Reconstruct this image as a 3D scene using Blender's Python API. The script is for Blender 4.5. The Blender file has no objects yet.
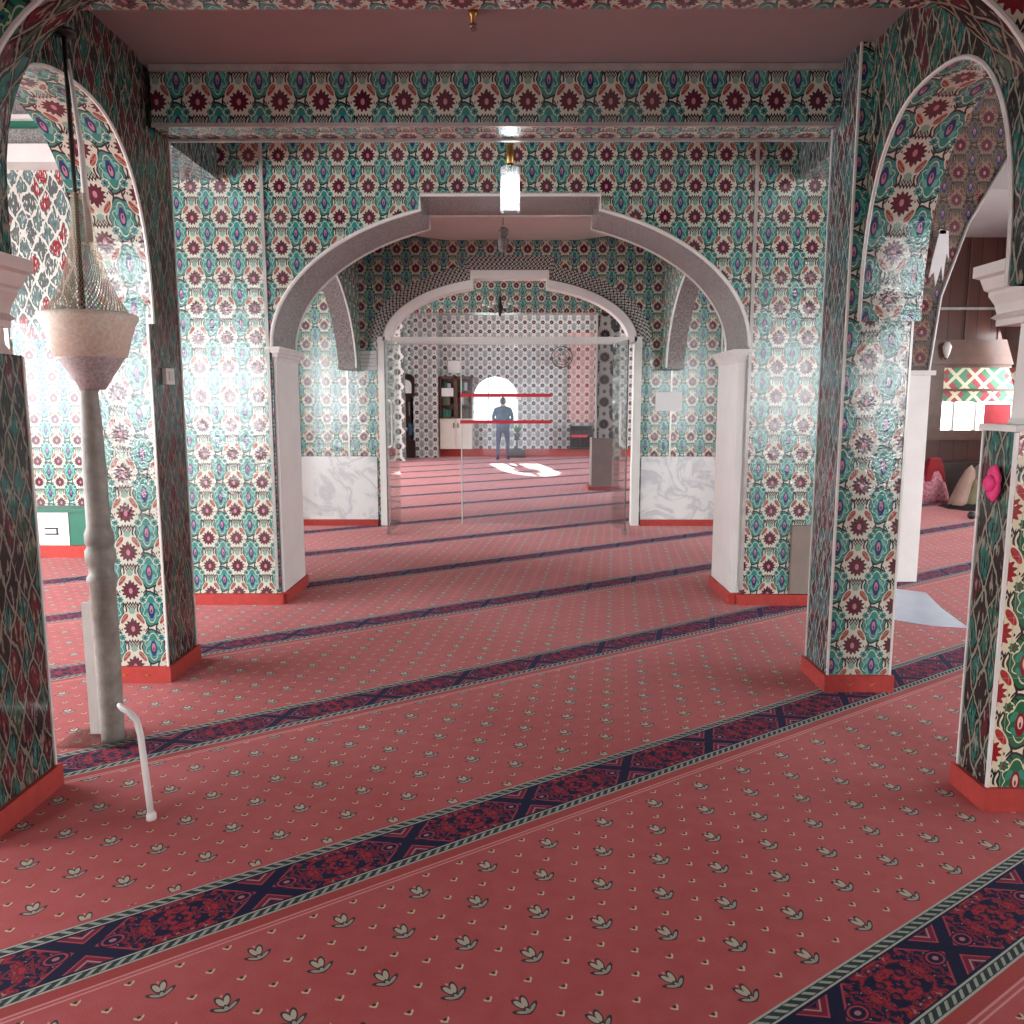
import bpy, math, random
from mathutils import Vector
random.seed(7)
SC = bpy.context.scene
COL = SC.collection
PI = math.pi

# ------------------------------------------------------------------ camera, world, sun, daylight, exposure
F = 805.0
cam = bpy.data.cameras.new('camera'); cam_o = bpy.data.objects.new('camera', cam); COL.objects.link(cam_o)
cam.lens = F / 1024 * 36; cam.sensor_width = 36; cam.clip_start = 0.05; cam.clip_end = 200
cam_o.location = (0, 0, 1.6)
cam_o.rotation_euler = (PI/2 - math.atan(110/F), 0, math.radians(0.28))
SC.camera = cam_o
SC.view_settings.view_transform = 'Standard'; SC.view_settings.look = 'None'
SC.view_settings.gamma = 1; SC.view_settings.use_curve_mapping = False
SC.view_settings.exposure = 0.42
world = bpy.data.worlds.new('world'); SC.world = world; world.use_nodes = True
world.node_tree.nodes['Background'].inputs[0].default_value = (0.85, 0.93, 1.0, 1)
world.node_tree.nodes['Background'].inputs[1].default_value = 2.4

def area(name, loc, rot, sx, sy, power, color=(1, .97, .93)):
    l = bpy.data.lights.new(name, 'AREA'); l.shape = 'RECTANGLE'; l.size = sx; l.size_y = sy
    l.energy = power; l.color = color
    o = bpy.data.objects.new(name, l); COL.objects.link(o); o.location = loc; o.rotation_euler = rot
    return o
sun = bpy.data.lights.new('sun', 'SUN'); sun.energy = 45; sun.angle = math.radians(1.2); sun.color = (1, .95, .88)
sun_o = bpy.data.objects.new('sun', sun); COL.objects.link(sun_o); sun_o.rotation_euler = (math.radians(-71), 0, math.radians(10))
DAY = (0.93, 0.97, 1.0)
R_ = math.radians
area('daylight_left_aisle_window', (-7.3, 3.5, 1.9), (0, R_(-62), 0), 1.8, 7.0, 480, DAY)
area('daylight_left_side_window', (-7.3, 9.6, 2.0), (0, R_(-92), 0), 1.8, 1.4, 230, DAY)  # added fill lamp, no known window, brightens the rear-bay ceiling
area('daylight_left_far_window', (-7.3, 17, 1.9), (0, R_(-70), 0), 1.8, 8.0, 600, DAY)
area('daylight_right_aisle_window', (8.3, 3.5, 1.9), (0, R_(62), 0), 1.8, 5.0, 170, DAY)
area('daylight_right_side_window', (8.3, 9.2, 2.0), (0, R_(92), 0), 1.8, 2.4, 95, DAY)  # added counterpart on the right, unseen, lifting the same ceiling
area('daylight_right_far_window', (8.3, 17, 1.9), (0, R_(70), 0), 1.8, 8.0, 420, DAY)
for nm, x, e in (('left', -5.6, 120), ('right', 5.4, 70)):
    o = area('daylight_back_window_'+nm, (x, -3.3, 1.9), (R_(74), 0, 0), 2.2, 1.7, e, DAY)
    o.data.spread = R_(75)

# ------------------------------------------------------------------ pixel helper (used for sizes and distances read from the photo)
pit = math.atan(110/F); cP, sP = math.cos(pit), math.sin(pit)
def at(x, y, Y):
    a = (x-516)/F; v = (y-512)/F
    b = cP - v*sP; d = -sP - v*cP
    t = Y/b
    return (a*t, Y, 1.6 + d*t)

# ------------------------------------------------------------------ node helper
class Sk:
    def __init__(s, nt, out): s.nt = nt; s.o = out
    def _m(s, op, *a, clamp=False):
        n = s.nt.nodes.new('ShaderNodeMath'); n.operation = op; n.use_clamp = clamp
        for i, v in enumerate((s,)+a):
            if isinstance(v, Sk): s.nt.links.new(v.o, n.inputs[i])
            else: n.inputs[i].default_value = v
        return Sk(s.nt, n.outputs[0])
    def __add__(s, b): return s._m('ADD', b)
    __radd__ = __add__
    def __sub__(s, b): return s._m('SUBTRACT', b)
    def __rsub__(s, b): return (s*-1)+b
    def __mul__(s, b): return s._m('MULTIPLY', b)
    __rmul__ = __mul__
    def __truediv__(s, b): return s._m('DIVIDE', b)
    def abs(s): return s._m('ABSOLUTE')
    def lt(s, b): return s._m('LESS_THAN', b)
    def gt(s, b): return s._m('GREATER_THAN', b)
    def mx(s, b): return s._m('MAXIMUM', b)
    def mn(s, b): return s._m('MINIMUM', b)
    def fr(s): return (s+0.5)._m('FRACT') - 0.5       # centred fraction
    def frac(s): return s._m('FRACT')
    def sqrt(s): return s._m('SQRT')
    def cos(s): return s._m('COSINE')
    def sin(s): return s._m('SINE')
    def atan2(s, b): return s._m('ARCTAN2', b)
    def btw(s, a, b): return s.gt(a)*s.lt(b)
def comb(nt, x, y, z=0.0):
    n = nt.nodes.new('ShaderNodeCombineXYZ')
    for i, v in enumerate((x, y, z)):
        if isinstance(v, Sk): nt.links.new(v.o, n.inputs[i])
        else: n.inputs[i].default_value = v
    return n.outputs[0]
def noise(nt, vec, scale, detail=2.0, rough=.5, dist=0.0):
    n = nt.nodes.new('ShaderNodeTexNoise'); n.inputs['Scale'].default_value = scale
    n.inputs['Detail'].default_value = detail; n.inputs['Roughness'].default_value = rough
    n.inputs['Distortion'].default_value = dist
    if vec is not None: nt.links.new(vec, n.inputs['Vector'])
    return Sk(nt, n.outputs['Fac'])
def mix(nt, fac, a, b):
    n = nt.nodes.new('ShaderNodeMix'); n.data_type = 'RGBA'
    if isinstance(fac, Sk): nt.links.new(fac.o, n.inputs[0])
    else: n.inputs[0].default_value = fac
    for k, c in ((6, a), (7, b)):
        if isinstance(c, tuple): n.inputs[k].default_value = (*c, 1)
        else: nt.links.new(c, n.inputs[k])
    return n.outputs[2]
def new_mat(name):
    m = bpy.data.materials.new(name); m.use_nodes = True
    return m, m.node_tree, m.node_tree.nodes['Principled BSDF']
def bump(nt, bs, h, strength, dist=.01):
    b = nt.nodes.new('ShaderNodeBump'); b.inputs['Strength'].default_value = strength; b.inputs['Distance'].default_value = dist
    nt.links.new(h.o, b.inputs['Height']); nt.links.new(b.outputs[0], bs.inputs['Normal'])
def sep(nt, vec):
    n = nt.nodes.new('ShaderNodeSeparateXYZ'); nt.links.new(vec, n.inputs[0])
    return Sk(nt, n.outputs[0]), Sk(nt, n.outputs[1]), Sk(nt, n.outputs[2])

# ------------------------------------------------------------------ materials
def plain(name, col, rough=.6, var=.12, scale=9, metal=0.0, bmp=0.0, spec=.5, col2=None, **kw):
    m, nt, bs = new_mat(name)
    tc = nt.nodes.new('ShaderNodeTexCoord')
    n = noise(nt, tc.outputs['Object'], scale, 4, .6)
    lo = tuple(c*(1-var) for c in col); hi = tuple(min(1, c*(1+var)) for c in col)
    if col2: lo, hi = col, col2
    k = ((n-.3)*2.5)._m('ADD', 0.0, clamp=True)
    nt.links.new(mix(nt, k, lo, hi), bs.inputs['Base Color'])
    bs.inputs['Roughness'].default_value = rough; bs.inputs['Metallic'].default_value = metal
    bs.inputs['Specular IOR Level'].default_value = spec
    if bmp: bump(nt, bs, noise(nt, tc.outputs['Object'], scale*12, 3), bmp)
    return m
def emit(name, col, s):
    m, nt, bs = new_mat(name)
    bs.inputs['Base Color'].default_value = (*col, 1); bs.inputs['Emission Color'].default_value = (*col, 1)
    bs.inputs['Emission Strength'].default_value = s
    return m
def glass(name, tint=(.95, 1, .98), haze=0.0):
    m, nt, bs = new_mat(name); nt.nodes.remove(bs)
    out = nt.nodes['Material Output']
    tr = nt.nodes.new('ShaderNodeBsdfTransparent'); tr.inputs[0].default_value = (*tint, 1)
    gl = nt.nodes.new('ShaderNodeBsdfGlossy'); gl.inputs['Roughness'].default_value = .02
    fr = nt.nodes.new('ShaderNodeFresnel'); fr.inputs[0].default_value = 1.45
    m1 = nt.nodes.new('ShaderNodeMixShader')
    nt.links.new((Sk(nt, fr.outputs[0])*.55).o, m1.inputs[0]); nt.links.new(tr.outputs[0], m1.inputs[1]); nt.links.new(gl.outputs[0], m1.inputs[2])
    last = m1
    if haze:
        df = nt.nodes.new('ShaderNodeBsdfTranslucent'); df.inputs[0].default_value = (.9, .92, .95, 1)
        m2 = nt.nodes.new('ShaderNodeMixShader'); m2.inputs[0].default_value = haze
        nt.links.new(m1.outputs[0], m2.inputs[1]); nt.links.new(df.outputs[0], m2.inputs[2]); last = m2
    nt.links.new(last.outputs[0], out.inputs[0])
    return m

def tile_mat(name, s=.235, white=(.56, .58, .48), teal=(.022, .22, .185), teal2=(.12, .38, .33), wine=(.085, .012, .026),
             salmon=(.42, .13, .08), navy=(.015, .03, .13), pink=(.45, .20, .25), black=(.015, .018, .022), green=(.20, .36, .27),
             ou=0.0, ov=0.0, rough=.13, simple=False, bm=.35):
    m, nt, bs = new_mat(name)
    uvn = nt.nodes.new('ShaderNodeUVMap'); uvn.uv_map = 'UVMap'
    U, V, _ = sep(nt, uvn.outputs[0])
    px = U/s + ou; py = V/s + ov
    def cell(ox, oy):
        return (px-ox).fr(), (py-oy).fr()
    def rad(x, y): return (x*x+y*y).sqrt()
    def rot_ell(x, y, cx, cy, ang, rx, ry):
        c, q = math.cos(ang), math.sin(ang)
        X = x-cx; Y = y-cy
        return (((X*c+Y*q)*(1/rx))._m('POWER', 2.0)+((Y*c-X*q)*(1/ry))._m('POWER', 2.0)).sqrt()
    x, y = cell(0, 0); ax = x.abs()
    col = mix(nt, 0.0, white, white)
    # ogee vines
    x2, y2 = cell(.5, .5); ax2 = x2.abs()
    rm = rot_ell(x2, y2, 0, 0.02, 0, .265, .42)
    th = y2.atan2(x2)
    rmw = rm + (th*9).cos()*.05
    if not simple:
        vine = (ax - .27 - (py*2*PI).cos()*.13)
        col = mix(nt, vine.abs().lt(.020), col, black)
        col = mix(nt, rmw.btw(1.0, 1.13), col, black)
    col = mix(nt, rmw.lt(1.02), col, teal)
    if not simple:
        col = mix(nt, (rm+(th*6).cos()*.10).btw(.72, .78), col, white)
        col = mix(nt, rot_ell(ax2, y2, .11, .10, .5, .05, .10).lt(1), col, teal2)
        col = mix(nt, rot_ell(ax2, y2, .10, -.15, -.4, .04, .08).lt(1), col, teal2)
    col = mix(nt, (rot_ell(x2, y2, 0, -.03, 0, .085, .20)+ax2*0).lt(1), col, navy)
    col = mix(nt, rot_ell(x2, y2, 0, 0, 0, .045, .11).lt(1), col, pink if not simple else teal2)
    if not simple:
        col = mix(nt, rot_ell(x2, y2, 0, -.04, 0, .018, .05).lt(1), col, navy)
    # small teal rosettes
    xs = ax-.29; ys = y+.24
    rr = rad(xs, ys)
    col = mix(nt, rr.lt(.10), col, white); col = mix(nt, (rr+(ys.atan2(xs)*7).cos()*.012).lt(.08), col, teal)
    col = mix(nt, rr.lt(.028), col, navy)
    # salmon feather leaves
    if not simple:
        le = rot_ell(ax, y, .205, .26, 2.15, .155, .062)
        col = mix(nt, le.lt(1.35), col, white); col = mix(nt, le.lt(1), col, salmon)
        col = mix(nt, (le.lt(1))*(((ax+y)*60).sin().gt(.55)), col, wine)
        # chevrons and twigs below and beside the daisy
        zz = (((ax*14).frac()-.5).abs()*.16)
        col = mix(nt, ((y+.31+zz).abs().lt(.036))*ax.lt(.17), col, black)
        col = mix(nt, ((y+.40+zz).abs().lt(.026))*ax.lt(.12), col, black)
        col = mix(nt, rot_ell(ax, y, .35, -.03, .9, .075, .016).lt(1), col, black)
        col = mix(nt, rot_ell(ax, y, .40, -.10, -.7, .05, .016).lt(1), col, black)
        col = mix(nt, rad(ax-.27, y+.03).lt(.028), col, black)
    # green bud over the daisy
    xb, yb = cell(0, .47)
    rb = rad(xb, yb)
    col = mix(nt, (rb+(yb.atan2(xb)*8).cos()*.01).lt(.085), col, green)
    # daisy
    r = rad(x, y); t = y.atan2(x)
    rp = r + (t*13).cos()*.032
    col = mix(nt, r.lt(.27), col, white) if not simple else col
    col = mix(nt, rp.lt(.215), col, wine)
    if not simple:
        col = mix(nt, rot_ell(x, y, 0, .20, 0, .035, .08).lt(1), col, wine)
    col = mix(nt, rot_ell(x, y, 0, -.01, 0, .048, .075).lt(1), col, pink)
    # square tile joints
    jx = ((px-.25)*1.0).fr().abs(); jy = ((py-.25)*1.0).fr().abs()
    joint = (jx.lt(.006)+jy.lt(.006))
    # dirt tone, a little different from tile to tile
    tv = noise(nt, comb(nt, (px-.25)._m('FLOOR')*3.1, (py-.25)._m('FLOOR')*5.7), 1.3)
    nt2 = mix(nt, (tv-.35)*.35, col, (.45, .42, .36))
    nt.links.new(mix(nt, joint*.5, nt2, (.35, .33, .28)), bs.inputs['Base Color'])
    bs.inputs['Roughness'].default_value = rough
    n1 = noise(nt, comb(nt, px, py), 2.3, 2); n2 = noise(nt, comb(nt, px, py), 16, 2)
    tilt = noise(nt, comb(nt, (px-.25)._m('FLOOR')*2.3+px*.15, (py-.25)._m('FLOOR')*4.1+py*.15), 1.7, 0)
    bump(nt, bs, n1*.5+n2*.22+rp.lt(.195)*.03+rmw.lt(1.02)*.03+tilt*.6-joint*.25, bm, .02)
    return m

M = {}
TS = .222
_c = at(233.5, 482.6, 6.28); TOU = (-_c[0]/TS) % 1; TOV = (-_c[2]/TS) % 1
M['tile'] = tile_mat('iznik_tile', s=TS, ou=TOU, ov=TOV)
M['tile_side'] = tile_mat('iznik_tile_side', s=.235, ou=.1)
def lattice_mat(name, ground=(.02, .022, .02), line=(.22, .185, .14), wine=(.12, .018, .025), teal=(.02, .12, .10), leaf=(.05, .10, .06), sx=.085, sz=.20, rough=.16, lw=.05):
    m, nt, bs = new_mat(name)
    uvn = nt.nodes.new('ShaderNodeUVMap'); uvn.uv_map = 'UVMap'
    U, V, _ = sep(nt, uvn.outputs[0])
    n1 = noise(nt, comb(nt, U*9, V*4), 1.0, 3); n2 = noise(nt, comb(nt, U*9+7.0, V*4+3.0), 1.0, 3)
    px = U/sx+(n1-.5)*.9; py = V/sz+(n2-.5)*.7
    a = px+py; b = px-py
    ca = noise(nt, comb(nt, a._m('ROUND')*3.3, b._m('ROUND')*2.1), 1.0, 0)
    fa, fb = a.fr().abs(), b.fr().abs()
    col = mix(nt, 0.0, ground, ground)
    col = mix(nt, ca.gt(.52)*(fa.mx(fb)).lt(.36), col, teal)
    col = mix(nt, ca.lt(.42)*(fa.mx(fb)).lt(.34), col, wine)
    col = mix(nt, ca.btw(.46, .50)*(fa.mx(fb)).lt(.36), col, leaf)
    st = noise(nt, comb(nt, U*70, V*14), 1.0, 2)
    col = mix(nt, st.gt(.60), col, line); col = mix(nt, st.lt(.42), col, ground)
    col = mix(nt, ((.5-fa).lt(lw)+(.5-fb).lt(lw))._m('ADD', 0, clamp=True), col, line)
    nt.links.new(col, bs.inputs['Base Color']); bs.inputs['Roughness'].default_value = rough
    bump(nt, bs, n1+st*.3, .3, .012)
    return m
M['lattice'] = lattice_mat('dark_lattice_tile')  # dark ground paints shade into the same tile on side faces
M['lattice_green'] = lattice_mat('green_lattice_tile', line=(.24, .23, .18), teal=(.015, .13, .105), leaf=(.03, .12, .08), sx=.10, sz=.22)  # greener side-face tile, shade painted into its colours too
M['lattice_light'] = lattice_mat('blue_grey_lattice_tile', ground=(.03, .05, .055), line=(.30, .33, .31), teal=(.06, .16, .16), sx=.075, sz=.17)  # side-face tile with a lighter degree of painted shade
M['tile_bold'] = tile_mat('iznik_tile_bold', s=.30, white=(.74, .68, .50), teal=(.015, .22, .12), teal2=(.25, .5, .4), wine=(.26, .012, .02), salmon=(.55, .12, .08), rough=.1, ou=.25)
M['tile_red'] = tile_mat('iznik_tile_red', s=.24, white=(.72, .66, .45), teal=(.008, .13, .055), teal2=(.03, .25, .16), wine=(.30, .008, .014), salmon=(.45, .02, .03), pink=(.75, .5, .4), navy=(.2, .01, .02), green=(.02, .2, .1), rough=.1, ou=.3)
M['lattice_red'] = lattice_mat('red_diamond_lattice_tile', ground=(.10, .12, .115), line=(.62, .62, .56), wine=(.30, .02, .03), teal=(.12, .20, .19), leaf=(.14, .16, .14), sx=.16, sz=.30, lw=.07)
M['tile_fine'] = tile_mat('iznik_tile_fine', s=.235, ou=.38, ov=.1)
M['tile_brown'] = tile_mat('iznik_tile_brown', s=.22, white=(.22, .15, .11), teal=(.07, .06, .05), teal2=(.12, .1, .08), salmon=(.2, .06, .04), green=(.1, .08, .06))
M['tile_grey'] = tile_mat('iznik_tile_grey', s=.26, white=(.66, .66, .63), teal=(.30, .35, .34), teal2=(.5, .53, .5), wine=(.05, .03, .04), salmon=(.4, .3, .3), pink=(.4, .3, .33), navy=(.1, .13, .18), simple=True, bm=.15, rough=.2)
M['tile_pinkish'] = tile_mat('iznik_tile_pinkish', s=.26, white=(.70, .50, .45), teal=(.5, .35, .33), teal2=(.6, .45, .42), wine=(.2, .03, .05), pink=(.5, .3, .3), navy=(.3, .18, .2), green=(.4, .3, .25), simple=True, bm=.15, rough=.2)
M['tile_dark'] = tile_mat('iznik_tile_dark', s=.40, white=(.50, .49, .45), teal=(.06, .07, .08), teal2=(.2, .22, .22), wine=(.03, .02, .03), pink=(.12, .08, .09), navy=(.02, .03, .05), green=(.1, .12, .12), simple=True, bm=.15)

def carpet():
    m, nt, bs = new_mat('prayer_carpet')
    g = nt.nodes.new('ShaderNodeNewGeometry')
    X, Y, Z = sep(nt, g.outputs['Position'])
    a = math.atan(.68); c, s = math.cos(a), math.sin(a)
    u = X*c+Y*s; v = Y*c-X*s
    P = g.outputs['Position']
    big = noise(nt, P, 1.1, 3); fine = noise(nt, P, 160, 2); mid = noise(nt, P, 14, 3)
    base = mix(nt, ((big-.35)*1.8)._m('ADD', 0.0, clamp=True), (.40, .058, .058), (.50, .10, .10))
    base = mix(nt, (mid-.3)*.5, base, (.58, .17, .165))
    def lat(ox, oy, du=.265, dv=.303):
        return ((u-1.25)/du-ox).fr()*du, ((v-1.753)/dv-oy).fr()*dv
    def ell(x, y, cx, cy, ang, rx, ry):
        C, S = math.cos(ang), math.sin(ang)
        xx = x-cx; yy = y-cy
        return (((xx*C+yy*S)*(1/rx))._m('POWER', 2.0)+((yy*C-xx*S)*(1/ry))._m('POWER', 2.0)).sqrt()
    col = base
    cream = (.45, .41, .31); dark = (.035, .03, .035)
    for ox, oy in ((0, 0), (.5, .5)):
        x, y = lat(ox, oy); ax = x.abs()
        pet = ell(ax, y, .0085, .013, -.28, .0075, .018)
        leaf = ell(ax, y, .0165, -.0155, .6, .0175, .0055)
        stem = ell(ax, y, 0, -.018, 0, .006, .010)
        col = mix(nt, (pet.mn(leaf*.95).mn(stem)).lt(1.5), col, dark)
        col = mix(nt, pet.lt(1), col, cream)
        col = mix(nt, (leaf.mn(stem)).lt(.9), col, (.33, .32, .26))
        col = mix(nt, ell(ax, y, 0, .036, 0, .003, .005).lt(1), col, (.6, .3, .25))
    for ox, oy, du, dv in ((.5, 0, .265, .303), (0, .5, .265, .303), (.5, .5, .1325, .1515)):
        x, y = lat(ox, oy, du, dv)
        ax = x.abs()
        col = mix(nt, ((y-ax*.9+.008).abs().lt(.0042))*ax.lt(.013), col, (.58, .50, .30))
        col = mix(nt, (x*x+(y-.002)*(y-.002)).sqrt().lt(.0055), col, dark)
    # border stripes
    w = v-2.51; mm = (w/1.42).fr()*1.42; am = mm.abs()
    per = .53
    du = ((u-.17)/per).fr()*per; ad = du.abs()
    # clear strip and seam
    col = mix(nt, mm.btw(-.205, .155), col, base)
    col = mix(nt, mm.btw(-.178, -.13), col, (.36, .045, .04))
    col = mix(nt, ((mm+.183).abs().lt(.003)) + ((mm+.199).abs().lt(.003)), col, (.62, .26, .25))
    navy = (.008, .009, .035)
    st = mix(nt, 0.0, navy, navy)
    d1 = ad-am*1.15
    blob = noise(nt, comb(nt, ad, am), 34, 2, .5, 1.2)
    blob2 = noise(nt, comb(nt, ad+3.0, am), 55, 1, .5, .6)
    ends = (.24-ad)  # lens narrows
    ins = d1.gt(.030)*am.lt(.092)
    st = mix(nt, ins*(blob.gt(.52)), st, (.16, .012, .028))
    st = mix(nt, ins*(blob.btw(.505, .525)), st, (.34, .04, .06))
    st = mix(nt, ins*blob.gt(.60), st, (.36, .025, .03))
    st = mix(nt, ins*blob2.gt(.66), st, (.3, .22, .2))
    st = mix(nt, d1.btw(.026, .036)*am.lt(.09)*ad.lt(.14), st, (.36, .05, .07))
    re = ell(ad, am, .075, 0, 0, .030, .022)
    st = mix(nt, re.lt(1.3), st, navy); st = mix(nt, re.btw(.85, 1.1), st, (.36, .05, .07)); st = mix(nt, re.lt(.35), st, (.4, .18, .2))
    tri = d1.lt(-.034)*am.lt(.088)
    st = mix(nt, tri, st, (.20, .014, .035)); st = mix(nt, tri*d1.gt(-.042), st, (.42, .07, .09))
    st = mix(nt, tri*(d1.btw(-.072, -.064)), st, (.38, .28, .26)); st = mix(nt, d1.lt(-.082)*am.lt(.085), st, navy)
    bd = am.gt(.098)
    st = mix(nt, bd, st, (.03, .045, .04))
    st = mix(nt, bd*(((u*26+mm.abs()*30).fr().abs()).lt(.20))*am.btw(.106, .128), st, (.34, .38, .31))
    st = mix(nt, am.btw(.097, .103)+am.btw(.1305, .137), st, (.42, .45, .38))
    col = mix(nt, am.lt(.137), col, st)
    col = mix(nt, (fine-.5)*.5, col, (0.03, .01, .01))
    nt.links.new(col, bs.inputs['Base Color'])
    bs.inputs['Roughness'].default_value = .92; bs.inputs['Specular IOR Level'].default_value = .2
    bs.inputs['Sheen Weight'].default_value = .2; bs.inputs['Sheen Roughness'].default_value = .4
    nt.links.new(mix(nt, am.lt(.137), (1.0, .72, .72), (.16, .16, .30)), bs.inputs['Sheen Tint'])
    bump(nt, bs, fine*.6+noise(nt, P, 3.5, 3)*.8, .25, .01)
    return m
M['carpet'] = carpet()
M['red_skirt'] = plain('red_carpet_skirting', (.42, .045, .035), .85, .15, 20, bmp=.2)
M['ceiling'] = plain('ceiling_paint', (.40, .36, .355), .75, .06, 1.5, bmp=.05)
M['white'] = plain('white_paint', (.78, .76, .72), .4, .05, 4)
M['stone'] = plain('capital_stone', (.70, .67, .63), .45, .08, 5)
M['stone_pink'] = plain('pink_stone', (.68, .52, .47), .45, .12, 5)
M['trim'] = plain('white_tile_trim', (.72, .71, .66), .2, .08, 8)
M['trim_grey'] = plain('grey_tile_trim', (.40, .38, .35), .25, .2, 8)
M['ceramic_grey'] = plain('grey_mosaic', (.09, .085, .085), .12, .1, 60, col2=(.45, .43, .41), bmp=.4)  # on arch soffits this silver grey paints in grazing reflection off the tile
M['brass'] = plain('brass', (.45, .26, .07), .3, .2, 10, metal=.8)
M['dark_metal'] = plain('dark_metal', (.06, .055, .05), .35, .2, 20, metal=.7)
M['steel'] = plain('steel', (.55, .56, .56), .22, .1, 20, metal=.9)
M['wood'] = plain('reddish_wood', (.10, .028, .018), .4, .3, 6)
M['wood_frame'] = plain('brown_wood_frame', (.10, .042, .026), .35, .3, 6)
M['wood_dark'] = plain('dark_wood', (.028, .012, .010), .35, .3, 6)
M['green'] = plain('green_paint', (.012, .14, .085), .4, .1, 6)
M['black'] = plain('black', (.015, .015, .017), .5, .1, 6)
M['paper'] = plain('white_paper', (.75, .75, .74), .5, .03, 6)
M['paper_grey'] = plain('grey_print', (.45, .46, .47), .5, .03, 6)
M['red_tape'] = plain('red_tape', (.62, .03, .05), .5, .1, 20)
M['cream_panel'] = plain('cream_panel', (.72, .66, .58), .5, .05, 6)
M['taupe'] = plain('taupe_board', (.24, .19, .16), .7, .1, 5)
M['glass'] = glass('clear_glass', (.93, .98, .96))
M['glass_haze'] = glass('dusty_glass', (.96, .98, 1.0), .035)  # thin translucent veil mixed into the pane
M['glass_lamp'] = glass('lamp_glass', (.97, .99, 1.0), .15)
M['sky_pane'] = emit('daylit_pane', (.98, 1.0, 1.0), 4.0)
M['bulb'] = emit('lit_bulb', (.95, 1.0, .97), 12)
M['clothes_blue'] = plain('blue_cloth', (.03, .07, .12), .85, .15, 10)
M['denim'] = plain('navy_denim', (.02, .022, .08), .85, .2, 14)
M['skin'] = plain('skin', (.45, .25, .17), .55, .05, 8)
M['hair'] = plain('dark_hair', (.02, .015, .012), .6, .1, 30)
M['post'] = plain('grey_stone_post', (.22, .20, .17), .55, .2, 14, col2=(.40, .37, .32), bmp=.2)
M['bowl'] = plain('speckled_bowl', (.74, .55, .40), .35, .1, 70, col2=(.88, .84, .72), bmp=.3)
M['bowl_low'] = plain('speckled_bowl_lower', (.34, .27, .27), .35, .1, 80, col2=(.66, .60, .58), bmp=.3)
M['beige_cloth'] = plain('beige_cloth', (.38, .25, .20), .9, .15, 8)
M['olive_cloth'] = plain('olive_cloth', (.20, .17, .10), .9, .15, 8)
M['red_cloth'] = plain('red_cloth', (.30, .012, .02), .8, .2, 8)
M['pink_cloth'] = plain('pink_print_cloth', (.75, .45, .5), .8, .1, 26, col2=(.45, .03, .08))
M['pink'] = plain('bright_pink_cloth', (.85, .05, .22), .6, .15, 20, bmp=.3)
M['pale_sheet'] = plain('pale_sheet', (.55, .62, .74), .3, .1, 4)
M['leaf'] = plain('leaf_green', (.05, .14, .05), .6, .3, 20)
M['yellow_wall'] = plain('yellow_reveal', (.70, .58, .35), .6, .08, 5)

def marble():
    m, nt, bs = new_mat('veined_marble')
    tc = nt.nodes.new('ShaderNodeTexCoord')
    n = noise(nt, tc.outputs['Object'], 1.8, 6, .6, 1.6)
    v = (n-.5).abs()
    col = mix(nt, (v*14)._m('ADD', 0, clamp=True), (.54, .55, .57), (.76, .76, .74))
    n2 = noise(nt, tc.outputs['Object'], 3.0, 5, .6, .8)
    col = mix(nt, ((n2-.5)*2)._m('ADD', 0, clamp=True)*.6, col, (.5, .52, .52))
    nt.links.new(col, bs.inputs['Base Color']); bs.inputs['Roughness'].default_value = .22
    return m
M['marble'] = marble()
def meander():
    m, nt, bs = new_mat('meander_border')
    uvn = nt.nodes.new('ShaderNodeUVMap'); uvn.uv_map = 'UVMap'
    U, V, _ = sep(nt, uvn.outputs[0])
    a = (U*19).fr(); b = (V*19).fr()
    k = (((a.abs()-b.abs()).abs().lt(.13))+((a*b).gt(0)*(a.abs().gt(.36)))+b.abs().gt(.46))._m('ADD', 0, clamp=True)
    nt.links.new(mix(nt, k, (.62, .60, .54), (.02, .02, .025)), bs.inputs['Base Color'])
    bs.inputs['Roughness'].default_value = .2
    return m
M['meander'] = meander()
def planks():
    m, nt, bs = new_mat('wood_planks')
    g = nt.nodes.new('ShaderNodeNewGeometry'); X, Y, Z = sep(nt, g.outputs['Position'])
    k = (X*4.2+Y*4.2)
    pl = k.frac(); tone = noise(nt, comb(nt, k._m('FLOOR')*3.7, 0.0), 1.0)
    gr = noise(nt, comb(nt, k*6, Z*1.0), 2.0, 4)
    col = mix(nt, ((tone-.3)*2)._m('ADD', 0, clamp=True), (.045, .014, .010), (.15, .045, .03))
    col = mix(nt, (gr-.4)*.8, col, (.02, .01, .008))
    col = mix(nt, pl.lt(.05), col, (.004, .003, .003))
    nt.links.new(col, bs.inputs['Base Color']); bs.inputs['Roughness'].default_value = .35
    return m
M['planks'] = planks()
def stained():
    m, nt, bs = new_mat('patterned_pelmet')
    g = nt.nodes.new('ShaderNodeNewGeometry'); X, Y, Z = sep(nt, g.outputs['Position'])
    a = ((X+Z)*3.2).fr().abs(); b = ((X-Z)*3.2).fr().abs()
    cell = noise(nt, comb(nt, ((X+Z)*3.2)._m('ROUND')*2.3, ((X-Z)*3.2)._m('ROUND')*3.1), 1.0)
    col = mix(nt, cell.gt(.5), (.32, .03, .04), (.05, .2, .10))
    col = mix(nt, (a.lt(.12)+b.lt(.12))._m('ADD', 0, clamp=True), col, (.6, .55, .38))
    nt.links.new(col, bs.inputs['Base Color']); bs.inputs['Roughness'].default_value = .5
    nt.links.new(col, bs.inputs['Emission Color']); bs.inputs['Emission Strength'].default_value = .08  # faint glow stands in for daylight coming through the cloth
    return m
M['stained'] = stained()

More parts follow.
